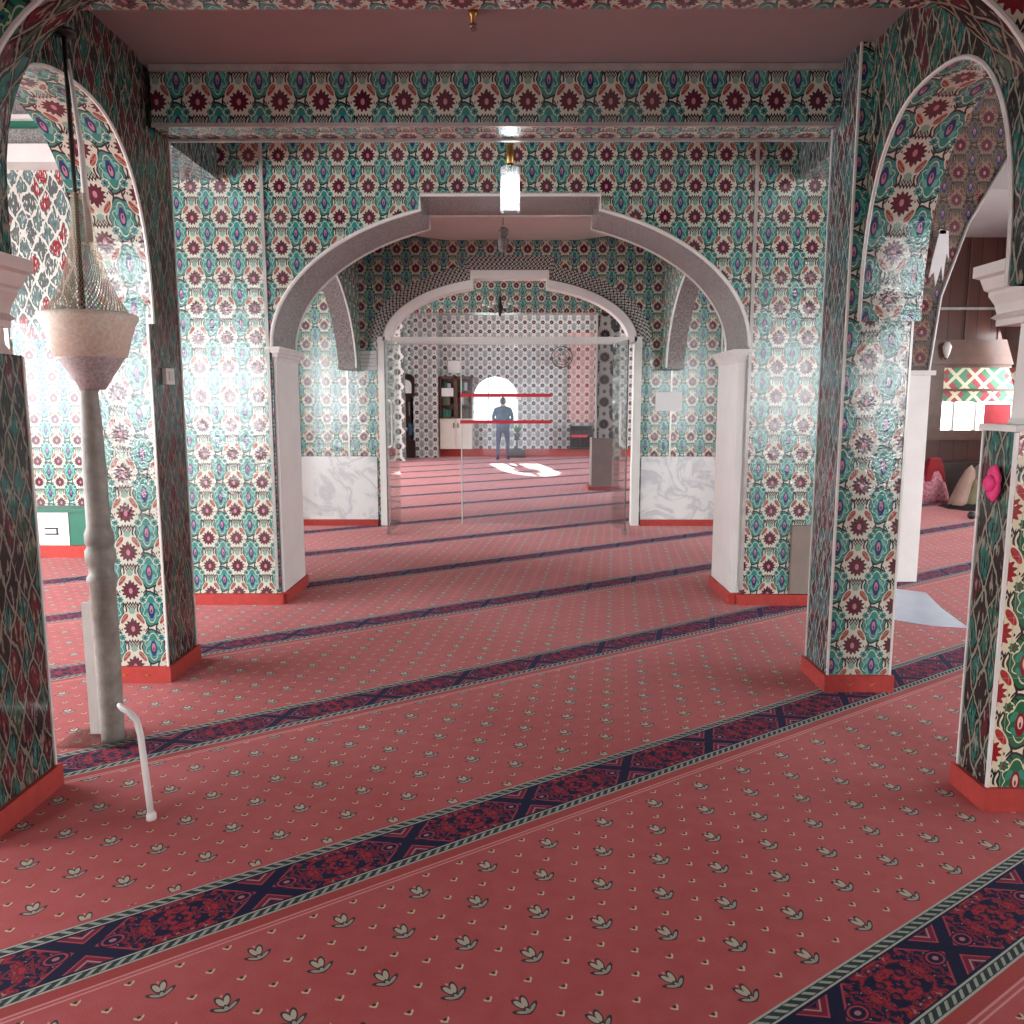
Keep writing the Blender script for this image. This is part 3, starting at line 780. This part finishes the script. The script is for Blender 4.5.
def chandelier(Y, px, py, R, label):
    x, _, z = at(px, py, Y)
    t = thing('chandelier', (x, Y, 4.25), label, 'chandelier')
    MB().tube([(x, Y, z+.15), (x, Y, 4.25)], .006, 6).build('rod', 'dark_metal', t)
    MB().lathe(x, Y, [(.01, z+.18), (.03, z+.14), (.02, z+.08), (.05, z+.02), (.06, z-.02), (.02, z-.10), (.008, z-.13)], 14).build('body', 'dark_metal', t)
    for k in range(6):
        a = k*PI/3+.2; dx, dy = math.cos(a), math.sin(a)
        ar = MB().tube([(x+dx*.03, Y+dy*.03, z), (x+dx*R*.5, Y+dy*R*.5, z-.07), (x+dx*R*.9, Y+dy*R*.9, z-.03), (x+dx*R, Y+dy*R, z+.02)], .007, 6).build('arm', 'dark_metal', t)
        MB().lathe(x+dx*R, Y+dy*R, [(.012, z+.02), (.035, z+.03), (.04, z+.05), (.012, z+.055), (.012, z+.11), (.004, z+.13)], 10).build('candle_cup', 'stone', t)
chandelier(12.6, 500, 308, .24, 'small dark six-armed chandelier hanging beyond the rear arch')
x, _, z = at(473, 24, 4.0)
t = thing('hanging_rod', (x, 4.0, 3.39), 'short brass and steel rod end hanging from the nearest ceiling', 'hanging rod')
MB().lathe(x, 4.0, [(.022, 3.39), (.022, 3.375), (.012, 3.365), (.012, 3.32)], 14).build('mount', 'brass', t)
MB().lathe(x, 4.0, [(.014, 3.32), (.017, 3.31), (.017, z+.0), (.012, z-.015), (.003, z-.02)], 14).build('rod_tip', 'steel', t)

# ------------------------------------------------------------------ stone post with funnel bowl, and its bent tube foot
px_, py_ = -1.925, 3.66
t = thing('lamp_post', (px_, py_, 0), 'turned grey stone post topped by a cream speckled flared bowl, in the left arch', 'post lamp')
prof = [(.052, .0), (.052, .06), (.056, .4), (.056, .76), (.066, .775), (.066, .795), (.053, .81), (.055, .85), (.066, .87), (.066, .92), (.054, .94), (.063, .955), (.063, 1.0), (.051, 1.03),
        (.050, 1.3), (.044, 1.5), (.037, 1.64), (.045, 1.66)]
MB().lathe(px_, py_, prof, 28).build('post', 'post', t)
MB().lathe(px_+.02, py_, [(.05, 1.655), (.09, 1.72), (.135, 1.79), (.14, 1.80)], 32).build('lower_bowl', 'bowl_low', t)
MB().lathe(px_+.02, py_, [(.135, 1.795), (.15, 1.80), (.185, 1.93), (.205, 1.965), (.205, 1.985), (.19, 1.99), (.02, 1.985)], 32).build('bowl', 'bowl', t)
m, nt, bs = new_mat('wire_mesh_funnel'); M['mesh'] = m
tc0 = nt.nodes.new('ShaderNodeNewGeometry'); XX, YY, ZZ = sep(nt, tc0.outputs['Position'])
ang = (YY-py_).atan2(XX-(px_+.02))
al = ((ang*9+ZZ*42).fr().abs().lt(.14)+(ang*9-ZZ*42).fr().abs().lt(.14))._m('ADD', 0, clamp=True)
nt.links.new(al.o, bs.inputs['Alpha']); bs.inputs['Base Color'].default_value = (.42, .33, .22, 1); bs.inputs['Metallic'].default_value = .6; bs.inputs['Roughness'].default_value = .4
MB().lathe(px_+.02, py_, [(.175, 1.99), (.13, 2.06), (.09, 2.15), (.06, 2.26), (.042, 2.4), (.035, 2.5)], 32, cap=False).build('mesh_funnel', 'mesh', t)
MB().tube([(px_, py_, 1.99), (px_, py_, 3.16)], .010, 8).build('rod', 'dark_metal', t)
MB().tube([(px_+.05, py_, 2.3), (px_+.04, py_, 2.7), (px_+.01, py_, 3.05)], [.016, .013, .008], 8).build('pale_arm', 'stone', t)
MB().lathe(px_, py_, [(.05, 3.165), (.05, 3.15), (.012, 3.14)], 16).build('mount', 'dark_metal', t)
MB().box(px_-.13, px_-.045, py_+.04, py_+.06, 0.01, .66).build('back_panel', 'white', t)
MB().box(px_-.22, px_+.10, py_-.10, py_+.12, 0, .012).build('base_plate', 'glass', t)
MB().tube([(-1.875, 3.64, .18), (-1.72, 3.35, .285), (-1.57, 3.07, .388), (-1.51, 2.995, .405), (-1.463, 2.96, .385), (-1.445, 2.948, .33), (-1.428, 2.935, .17), (-1.41, 2.92, .01)], .0125, 12).build('bent_tube_foot', 'white', t)
MB().lathe(-1.41, 2.92, [(.019, 0), (.019, .02), (.0145, .03)], 14).build('foot_ferrule', 'white', t)

# light switch on the left pier's nave face
t = thing('light_switch', (-1.985, 4.66, 1.72), 'small white light switch on the left pier behind the stone post', 'switch')
MB().box(-1.998, -1.975, 4.60, 4.71, 1.70, 1.79).build('plate', 'white', t, bevel=.003)
MB().box(-1.977, -1.968, 4.63, 4.68, 1.72, 1.77).build('rocker', 'stone', t)

# ------------------------------------------------------------------ left aisle bench boxes
t = thing('radiator_box', (-4.2, 8.4, 0), 'low dark green cabinet along the left aisle wall', 'cabinet')
MB().box(-4.64, -3.4, 8.25, 8.53, .12, .47).build('body', 'green', t, bevel=.006)
MB().box(-5.4, -3.38, 8.22, 8.53, .47, .50).build('top', 'green', t)
t = thing('white_cabinet', (-4.9, 8.4, 0), 'low white box with a small black label left of the green cabinet', 'cabinet')
MB().box(-5.4, -4.65, 8.25, 8.53, .12, .465).build('body', 'white', t, bevel=.006)
MB().box(-4.90, -4.76, 8.243, 8.25, .29, .305).box(-4.90, -4.76, 8.243, 8.25, .23, .245).box(-4.78, -4.765, 8.243, 8.25, .245, .29).build('label', 'black', t)
MB().box(-5.45, -3.35, 8.18, 8.56, 0, .12).build('baseboard_left', 'red_skirt', kind='structure')

# ------------------------------------------------------------------ notices, board, paper
def sign(name, label, cat, x0, y0, x1, y1, Y, mat='paper', lines=4, th=.02):
    a = at(x0, y1, Y); c = at(x1, y0, Y)
    t = thing(name, ((a[0]+c[0])/2, Y, a[2]), label, cat)
    MB().box(a[0], c[0], Y-th, Y, a[2], c[2]).build('sheet', mat, t)
    h = c[2]-a[2]; w = c[0]-a[0]
    b = MB()
    for k in range(lines):
        z = c[2]-h*(k+1)/(lines+1); s = random.uniform(.05, .2)
        b.box(a[0]+w*s, c[0]-w*s, Y-th-.003, Y-th, z-h*.02, z+h*.02)
    if lines: b.build('printed_lines', 'paper_grey', t)
    return t
sign('wall_notice', 'pale printed notice on the tiled wall left of the glass doors', 'notice', 349, 351, 377, 370, 10.45)
sign('wall_notice', 'plain white notice on the tiled wall right of the glass doors', 'notice', 655, 392, 682, 411, 10.45, lines=0)
b = MB().box(2.17, 2.33, 6.245, 6.28, .095, .64).build('leaning_board', 'taupe', bevel=.003)
tag(b, 'taupe board standing against the middle wall beside the right pier', 'board')
sign('wall_paper_sheet', 'small white sheet pinned over the bookcase in the far hall', 'notice', 448, 361, 460, 373, 23.98, lines=0)

# ------------------------------------------------------------------ far hall furniture
t = thing('bookcase', (-1.8, 23.8, 0), 'brown glazed bookcase on cream cupboard doors by the far window', 'bookcase')
x0, x1 = -2.22, -1.27
MB().box(x0, x1, 23.55, 23.99, .24, 1.12).build('lower_cupboard', 'cream_panel', t, bevel=.01)
for xa in (x0+.02, (x0+x1)/2+.01):
    d = MB().box(xa, xa+(x1-x0)/2-.03, 23.53, 23.55, .27, 1.09).build('door', 'cream_panel', t, bevel=.006)
    xx = xa+.05 if xa > -1.9 else xa+(x1-x0)/2-.08
    MB().box(xx-.012, xx+.012, 23.50, 23.53, .85, 1.0).build('handle', 'dark_metal', d)
MB().box(x0, x0+.05, 23.6, 23.99, 1.12, 2.32).box(x1-.05, x1, 23.6, 23.99, 1.12, 2.32).box(-1.80, -1.70, 23.6, 23.66, 1.12, 2.32).box(x0, x1, 23.6, 23.99, 2.27, 2.34).box(x0, x1, 23.95, 23.99, 1.12, 2.3).build('upper_case', 'wood_frame', t)
for z in (1.14, 1.5, 1.9): MB().box(x0+.05, x1-.05, 23.64, 23.94, z, z+.03).build('shelf', 'wood_frame', t)
bc = 0
for si, z in enumerate((1.17, 1.53, 1.93)):
    x = x0+.08
    while x < x1-.12:
        w = random.uniform(.06, .10); h = random.uniform(.2, .3)
        if not (-1.84 < x+w and x < -1.68):
            colm = random.choice(['green', 'wood', 'black', 'olive_cloth', 'paper_grey'])
            o = MB().box(x, x+w-.006, 23.68, 23.88, z, z+h).build('book', colm)
            tag(o, ['book on the lowest shelf of the far glazed bookcase', 'book on the middle shelf of the far glazed bookcase', 'book on the top shelf of the far glazed bookcase'][si], 'book',
                ['books on the lowest bookcase shelf', 'books on the middle bookcase shelf', 'books on the top bookcase shelf'][si])
        x += w
MB().box(x0+.06, -1.82, 23.61, 23.62, 1.76, 2.0).build('pinned_paper', 'paper', t)

t = thing('grandfather_clock', (-3.25, 23.5, 0), 'dark wooden longcase clock with pale dial in the far left corner', 'clock')
cx = at(407, 400, 23.5)[0]
MB().box(cx-.24, cx+.24, 23.350, 23.750, 0, .5).build('plinth', 'wood_dark', t, bevel=.01)
MB().box(cx-.19, cx+.19, 23.400, 23.750, .5, 1.75).build('trunk', 'wood_dark', t, bevel=.01)
MB().box(cx-.24, cx+.24, 23.360, 23.750, 1.75, 2.25).build('hood', 'wood_dark', t, bevel=.01)
b = MB(); n = 14
ring = [(cx+.24*math.cos(PI*i/n), 2.25+.16*math.sin(PI*i/n)) for i in range(n+1)]
b.face([(x, 23.360, z) for x, z in ring]); b.face([(x, 23.750, z) for x, z in ring])
for (xa, za), (xb, zb_) in zip(ring, ring[1:]): b.face([(xa, 23.360, za), (xb, 23.360, zb_), (xb, 23.750, zb_), (xa, 23.750, za)])
b.build('arched_pediment', 'wood_dark', t)
b = MB(); ring = [(cx+.15*math.cos(PI*i/n), 2.08+.15*math.sin(PI*i/n)) for i in range(n+1)]+[(cx-.15, 1.85), (cx+.15, 1.85)]
b.face([(x, 23.345, z) for x, z in ring]); b.build('dial', 'paper', t)
MB().box(cx-.10, cx-.06, 23.390, 23.400, 1.2, 1.6).box(cx+.05, cx+.09, 23.390, 23.400, 1.2, 1.6).build('weights', 'steel', t)
MB().lathe(cx-.03, 23.385, [(.004, .75), (.05, .78), (.05, .86), (.004, .9)], 14).build('pendulum', 'steel', t)
MB().box(cx+.04, cx+.16, 23.385, 23.400, .65, .98).build('blue_panel', 'clothes_blue', t)

# wall fan
fx, _, fz = at(562, 357, 23.6)
t = thing('wall_fan', (fx, 23.8, fz), 'round wall fan with pinkish blades high on the far tiled wall', 'fan')
b = MB()
for r in (.30, .22, .12):
    b.tube([(fx+r*math.cos(2*PI*k/24), 23.60+.0, fz+r*math.sin(2*PI*k/24)) for k in range(25)], .008 if r < .3 else .014, 6, cap=False)
for k in range(16):
    a = 2*PI*k/16
    b.tube([(fx+.05*math.cos(a), 23.59, fz+.05*math.sin(a)), (fx+.30*math.cos(a), 23.60, fz+.30*math.sin(a))], .004, 4)
b.build('guard', 'dark_metal', t)
for k in range(3):
    a = 2*PI*k/3+.5; R = []
    bb = MB()
    pts = []
    for q in range(9):
        an = a-.42+.84*q/8; pts.append((fx+.26*math.cos(an), 23.64+.02*(q-4)/4, fz+.26*math.sin(an)))
    pts += [(fx+.04*math.cos(a+.3), 23.65, fz+.04*math.sin(a+.3)), (fx+.04*math.cos(a-.3), 23.63, fz+.04*math.sin(a-.3))]
    bb.face(pts); bb.face([(p[0], p[1]+.008, p[2]) for p in pts]); bb.build('blade', 'stone_pink', t)
b = MB().ball((fx, 23.64, fz), .06, 12); b.build('hub', 'stone_pink', t)
MB().box(fx-.05, fx+.05, 23.68, 23.80, fz-.08, fz+.08).box(fx-.03, fx+.03, 23.78, 24.0, fz-.20, fz-.10).tube([(fx, 23.74, fz-.05), (fx, 23.82, fz-.15)], .02, 8).build('motor_bracket', 'dark_metal', t)

# plant stand by the window
sx, _, sz = at(517, 445, 23.5)
t = thing('potted_plant', (sx, 23.5, 0), 'small potted plant on a black stand right of the far person', 'plant')
MB().lathe(sx, 23.5, [(.16, .23), (.16, .25), (.03, .27), (.02, .5), (.10, .52), (.10, .54)], 16).build('stand', 'black', t)
MB().box(sx-.25, sx+.25, 23.35, 23.65, .0, .23).build('plinth', 'wood_dark', t)
MB().lathe(sx, 23.5, [(.06, .54), (.10, .7), (.09, .7)], 14).build('pot', 'dark_metal', t)
b = MB()
for k in range(26):
    a = random.random()*2*PI; r = random.uniform(.04, .22); z = .72+random.uniform(0, .24)
    p = Vector((sx+r*math.cos(a), 23.5+r*math.sin(a)*.6, z)); q = Vector((sx, 23.5, .68)); d = (p-q); s = Vector((-math.sin(a), math.cos(a), 0))*.03
    mdl = (p+q)/2+Vector((0, 0, .04)); b.face([q, mdl-s, p, mdl+s])
b.build('foliage', 'leaf', t)

# low shelf with dark objects on the right of the far wall
t = thing('shoe_rack', (2.0, 23.8, 0), 'low dark rack against the far wall below the pinkish tiles', 'rack')
xa, xb = at(570, 440, 23.7)[0], at(592, 440, 23.7)[0]
MB().box(xa, xb, 23.55, 23.86, .24, .28).box(xa, xb, 23.55, 23.86, .60, .63).box(xa, xb, 23.82, 23.86, .24, .9).build('shelves', 'black', t)
MB().box(xa, xa+.03, 23.55, 23.86, .22, .95).build('upright', 'black', t)
MB().box(xb-.03, xb, 23.55, 23.86, .22, .65).build('upright', 'black', t)
MB().box((xa+xb)/2-.02, (xa+xb)/2+.02, 23.56, 23.84, .28, .6).build('upright', 'black', t)
o = MB().box(xa+.04, xa+.46, 23.58, 23.80, .63, .80).build('black_case', 'black', bevel=.02); tag(o, 'black case lying on the low rack by the far wall', 'case')
o = MB().box(xa+.02, xb-.15, 23.535, 23.56, .58, .65).build('red_cloth_strip', 'red_tape', bevel=.004); tag(o, 'narrow red cloth strip along the front of the low rack', 'cloth')

# ------------------------------------------------------------------ right aisle: wood wall and window
WY = 13.6
X = lambda p: at(p, 400, WY)[0]
zt_, zb2 = at(960, 366, WY)[2], at(960, 430, WY)[2]
xa, xb = at(940, 400, WY)[0], at(999, 400, WY)[0]
b = MB()
b.box(2.6, xa, WY, WY+.2, 0, 5.2).box(xb+1.0, 8.4, WY, WY+.2, 0, 5.2).box(xa, xb+1.0, WY, WY+.2, 0, zb2).box(xa, xb+1.0, WY, WY+.2, zt_, 5.2)
ww = b.build('wall_right_wooden', 'planks', kind='structure')
b = MB()
for k in range(5): b.box(X(925)+k*.55, X(925)+k*.55+.03, WY-.02, WY, zt_+.35, 5.0)
b.build('wall_batten', 'wood_frame', ww)
MB().box(X(925), 8.3, WY-.03, WY, 3.1, 3.14).build('wall_rail', 'trim_grey', ww)
MB().box(X(920), 8.3, WY-.06, WY, 0.05, .35).build('wall_skirting', 'wood_dark', ww)
wn = thing('window_2', ((xa+xb)/2, WY, zb2), kind='structure')
MB().box(xa-.32, xb+1.1, WY-.12, WY, zt_+.02, zt_+.42).build('lintel_beam', 'wood_frame', wn, bevel=.02)
MB().box(xa-.30, xa-.02, WY-.08, WY, zb2-.2, zt_+.02).box(xa-.30, xb+1.1, WY-.14, WY+.02, zb2-.16, zb2).box(xa-.3, xb+1, WY-.05, WY, zt_-.03, zt_+.02).build('window_frame', 'wood_frame', wn, bevel=.01)
zm = at(960, 402, WY)[2]
MB().box(xa, xb+1.0, WY+.10, WY+.11, zb2, zt_).build('pane', 'sky_pane', wn)
MB().box(xa, xb+1.0, WY+.05, WY+.07, zm, zt_-.02).build('patterned_pelmet', 'stained', wn)
MB().box(xa, xb+1, WY+.03, WY+.06, at(960, 390, WY)[2]-.02, at(960, 390, WY)[2]+.02).build('transom', 'wood_frame', wn)
b = MB()
for p in (954, 976): b.box(at(p, 400, WY)[0]-.015, at(p, 400, WY)[0]+.015, WY+.02, WY+.09, zb2, zm)
b.build('mullion', 'trim_grey', wn)
MB().box(at(985, 400, WY)[0], xb+.2, WY+.02, WY+.04, zb2, at(960, 404, WY)[2]).build('red_curtain', 'red_cloth', wn)
# small white wall lamp on the lintel
lx, _, lz = at(945, 352, WY-.2)
t = thing('wall_lamp', (lx, WY-.12, lz), 'small white tulip wall lamp on the wooden window lintel', 'lamp')
MB().lathe(lx, WY-.22, [(.02, lz-.10), (.05, lz-.02), (.07, lz+.08), (.03, lz+.16)], 14).build('shade', 'stone', t)
MB().tube([(lx, WY-.12, lz-.04), (lx, WY-.2, lz-.12), (lx, WY-.22, lz-.10)], .012, 6).build('bracket', 'dark_metal', t)
# bench front (dark wainscot)
o = MB().box(X(926), 8.2, WY-.5, WY-.06, 0, .62).build('dark_bench', 'wood_dark', bevel=.01); tag(o, 'dark wooden bench below the right aisle window', 'bench')

def heap(cx, cy, z0, rx, ry, h, seed, n=20, rings=8, lean=(0, 0)):
    rnd = random.Random(seed); ph = [rnd.uniform(0, 6.28) for _ in range(6)]
    R = []
    for k in range(rings+1):
        t = k/rings; prof = math.sqrt(max(0, 1-t**2.2))*(1-.25*t)+.02
        R.append([(cx+lean[0]*t+rx*prof*math.cos(a)*(1+.12*math.sin(3*a+ph[0]+2*t)+.07*math.sin(7*a+ph[1])),
                   cy+lean[1]*t+ry*prof*math.sin(a)*(1+.12*math.sin(4*a+ph[2])+.06*math.sin(9*a+ph[3])), z0+h*t) for a in [2*PI*i/n for i in range(n)]])
    return MB().loft(R)
cx, cy, _ = at(963, 505, 12.2)
t = thing('clothes_heap', (cx, cy, 0), 'heap of beige, olive and black clothes on the carpet by the dark bench', 'clothes')
heap(cx+.10, cy, 0, .42, .35, .14, 3).build('black_garment', 'black', t)
heap(cx-.12, cy-.05, .06, .14, .16, .60, 4, lean=(.16, 0)).build('beige_garment', 'beige_cloth', t)
heap(cx+.04, cy-.12, .06, .13, .14, .40, 5, lean=(.04, 0)).build('olive_garment', 'olive_cloth', t)
heap(cx+.28, cy+.10, .08, .20, .16, .62, 6).build('rust_garment', 'taupe', t)
cx, cy, cz = at(935, 470, 12.9)
t = thing('cloth_bundle', (cx, 12.95, .0), 'red cloth bundle with pink printed skirt in front of the dark bench', 'cloth bundle')
z0 = at(935, 489, 12.9)[2]; z1 = at(935, 458, 12.9)[2]
MB().square_prof(cx, 12.98, [(.17, z0+.12), (.13, z0+.35), (.09, z1)], asp=.6).build('red_top', 'red_cloth', t, bevel=.02)
heap(cx, 12.95, 0, .24, .13, z0+.36, 9).build('printed_skirt', 'pink_cloth', t)
bx_, by_, _ = at(970, 520, 11.0)
o = MB().ball((bx_, 11.0, .055), .055, 16).build('ball', 'black'); tag(o, 'small black ball on the carpet in the right aisle', 'ball')

# thin pale patch on the aisle carpet
def flp(x, y, z=0.012):
    a = (x-516)/F; v = (y-512)/F; bq = cP-v*sP; d = -sP-v*cP; t = (z-1.6)/d
    return (a*t, bq*t)
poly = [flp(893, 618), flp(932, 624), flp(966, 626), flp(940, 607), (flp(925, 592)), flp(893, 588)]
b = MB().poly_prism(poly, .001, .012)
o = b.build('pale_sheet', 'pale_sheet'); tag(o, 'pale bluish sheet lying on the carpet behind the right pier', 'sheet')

# white cloth hanging beside the brown arch
t_ = MB(); cx, cy = at(944, 240, 7.0)[0], 7.05
zt1, zb3 = at(944, 228, 7.0)[2], at(944, 292, 7.0)[2]
pts = [(-.02, zt1), (.05, zt1-.02), (.07, zt1-.25), (.045, zt1-.2), (.03, zb3+.1), (.01, zt1-.3), (-.03, zb3+.05), (-.05, zt1-.35), (-.09, zb3+.12), (-.07, zt1-.25)]
t_.face([(cx+a, cy, z) for a, z in pts]); t_.face([(cx+a, cy+.01, z) for a, z in pts])
for i in range(len(pts)):
    a, c = pts[i], pts[(i+1) % len(pts)]
    t_.face([(cx+a[0], cy, a[1]), (cx+c[0], cy, c[1]), (cx+c[0], cy+.01, c[1]), (cx+a[0], cy+.01, a[1])])
t_.box(cx-.03, cx+.03, cy, 7.15, zt1-.04, zt1-.01)
o = t_.build('hanging_cloth', 'paper'); tag(o, 'ragged white cloth hanging from the dark brown tiled arch', 'cloth')

# bright pink rosette on the right pedestal's nave face
cy, cz = 3.10, 1.29
t = thing('pink_rosette', (1.86, cy, cz-.09), 'bright pink ribbon rosette hung on the right foreground pedestal', 'rosette')
b = MB()
for k in range(7):
    a = 2*PI*k/7
    b.ball((1.842, cy+.022*math.cos(a), cz+.042*math.sin(a)), .027, 10, sc=(.5, .9, 1.2))
b.ball((1.828, cy, cz), .034, 10, sc=(.6, 1, 1)); b.build('petals', 'pink', t)

# ------------------------------------------------------------------ the person in the far hall
def person(px_, py_):
    t = thing('person', (px_, py_, 0), 'person in dark blue top and navy trousers standing with bowed head before the far window', 'person')
    J = {'pelvis': ((0, 0, .93), .145), 'waist': ((0, 0, 1.08), .135), 'chest': ((0, .01, 1.28), .165), 'uchest': ((0, .02, 1.42), .14), 'neck': ((0, .05, 1.50), .06), 'nk2': ((0, .08, 1.55), .055),
         'head': ((0, .13, 1.60), .085), 'crown': ((0, .17, 1.68), .075)}
    Ed = [('pelvis', 'waist'), ('waist', 'chest'), ('chest', 'uchest'), ('uchest', 'neck'), ('neck', 'nk2'), ('nk2', 'head'), ('head', 'crown')]
    for s, n in ((-1, 'l'), (1, 'r')):
        J.update({n+'hip': ((s*.10, 0, .86), .10), n+'thigh': ((s*.115, .01, .68), .088), n+'knee': ((s*.13, .01+.02*s, .49), .060), n+'calf': ((s*.135, .0, .34), .058), n+'ankle': ((s*.14, -.02+.03*s, .09), .040),
                  n+'heel': ((s*.145, .03*s, .045), .038), n+'toe': ((s*.17, .15, .035), .032),
                  n+'sh': ((s*.19, .02, 1.41), .065), n+'uarm': ((s*.25, .0, 1.26), .055), n+'elb': ((s*.27, .03, 1.12), .045), n+'fore': ((s*.17, .20, 1.13), .038), n+'wrist': ((s*.07, .26, 1.15), .028), n+'palm': ((s*.01, .27, 1.155), .032)})
        Ed += [('pelvis', n+'hip'), (n+'hip', n+'thigh'), (n+'thigh', n+'knee'), (n+'knee', n+'calf'), (n+'calf', n+'ankle'), (n+'ankle', n+'heel'), (n+'heel', n+'toe'),
               ('uchest', n+'sh'), (n+'sh', n+'uarm'), (n+'uarm', n+'elb'), (n+'elb', n+'fore'), (n+'fore', n+'wrist'), (n+'wrist', n+'palm')]
        for k in range(5):
            o = (k-2)*.018
            J[n+'f%d' % k] = ((-s*.035, .275+.002*k, 1.155+o), .009); J[n+'g%d' % k] = ((-s*(.075-abs(k-1)*.006), .262, 1.15+o*1.1), .008)
            Ed += [(n+'palm', n+'f%d' % k), (n+'f%d' % k, n+'g%d' % k)]
    names = list(J); idx = {k: i for i, k in enumerate(names)}
    me = bpy.data.meshes.new('body'); me.from_pydata([J[k][0] for k in names], [(idx[a], idx[b]) for a, b in Ed], [])
    o = bpy.data.objects.new('body', me); COL.objects.link(o)
    sk = o.modifiers.new('skin', 'SKIN'); sk.use_smooth_shade = True
    ly = me.skin_vertices[0] if me.skin_vertices else None
    if ly is None:
        import bmesh
        bm = bmesh.new(); bm.from_mesh(me); bm.verts.layers.skin.verify(); bm.to_mesh(me); bm.free(); ly = me.skin_vertices[0]
    for k in names:
        d = ly.data[idx[k]]; r = J[k][1]; d.radius = (r, r); d.use_root = (k == 'pelvis')
    for k in ('chest', 'uchest', 'waist', 'pelvis'):
        r = J[k][1]; ly.data[idx[k]].radius = (r*1.15, r*.8)
    sb = o.modifiers.new('sub', 'SUBSURF'); sb.levels = 1; sb.render_levels = 1
    dg = bpy.context.evaluated_depsgraph_get(); me2 = bpy.data.meshes.new_from_object(o.evaluated_get(dg))
    bpy.data.objects.remove(o)
    zmin = min(v.co.z for v in me2.vertices)
    for v in me2.vertices: v.co.z -= zmin
    for m in ('clothes_blue', 'denim', 'skin', 'hair'): me2.materials.append(M[m])
    for p in me2.polygons:
        c = p.center; z = c.z
        p.use_smooth = True
        if z > 1.47 and c.y < .20: p.material_index = 3 if (z > 1.60 or c.y < .10) and z > 1.53 else 2
        elif z > 1.47: p.material_index = 2
        elif c.y > .245 and z > 1.0: p.material_index = 2
        elif z < .87: p.material_index = 1
        if z < .085: p.material_index = 3
    b = bpy.data.objects.new('body', me2); COL.objects.link(b); b.parent = t
    # loose top: hem over the hips
    n = 24; R = []
    for z, rx, ry in ((.84, .175, .125), (.95, .19, .14), (1.10, .185, .13), (1.28, .205, .14), (1.40, .20, .12), (1.46, .11, .085)):
        R.append([(px_+rx*math.cos(2*PI*i/n)*(1+.03*math.sin(5*2*PI*i/n)), py_+.01+ry*math.sin(2*PI*i/n), z) for i in range(n)])
    MB().loft(R).build('shirt', 'clothes_blue', t)
    # face details on the bowed head
    hz = 1.62
    f = MB()
    MB().ball((px_, py_+.125, hz+.01), .10, 16, sc=(.86, 1.0, 1.12)).build('hair', 'hair', t)
    f.ball((px_, py_+.215, hz-.035), .016, 8); f.build('nose', 'skin', t)
    for s in (-1, 1): MB().ball((px_+s*.082, py_+.13, hz-.03), .02, 8, sc=(.5, 1, 1.3)).build('ear', 'skin', t)
person(at(503, 459, 22.4)[0], 22.4)
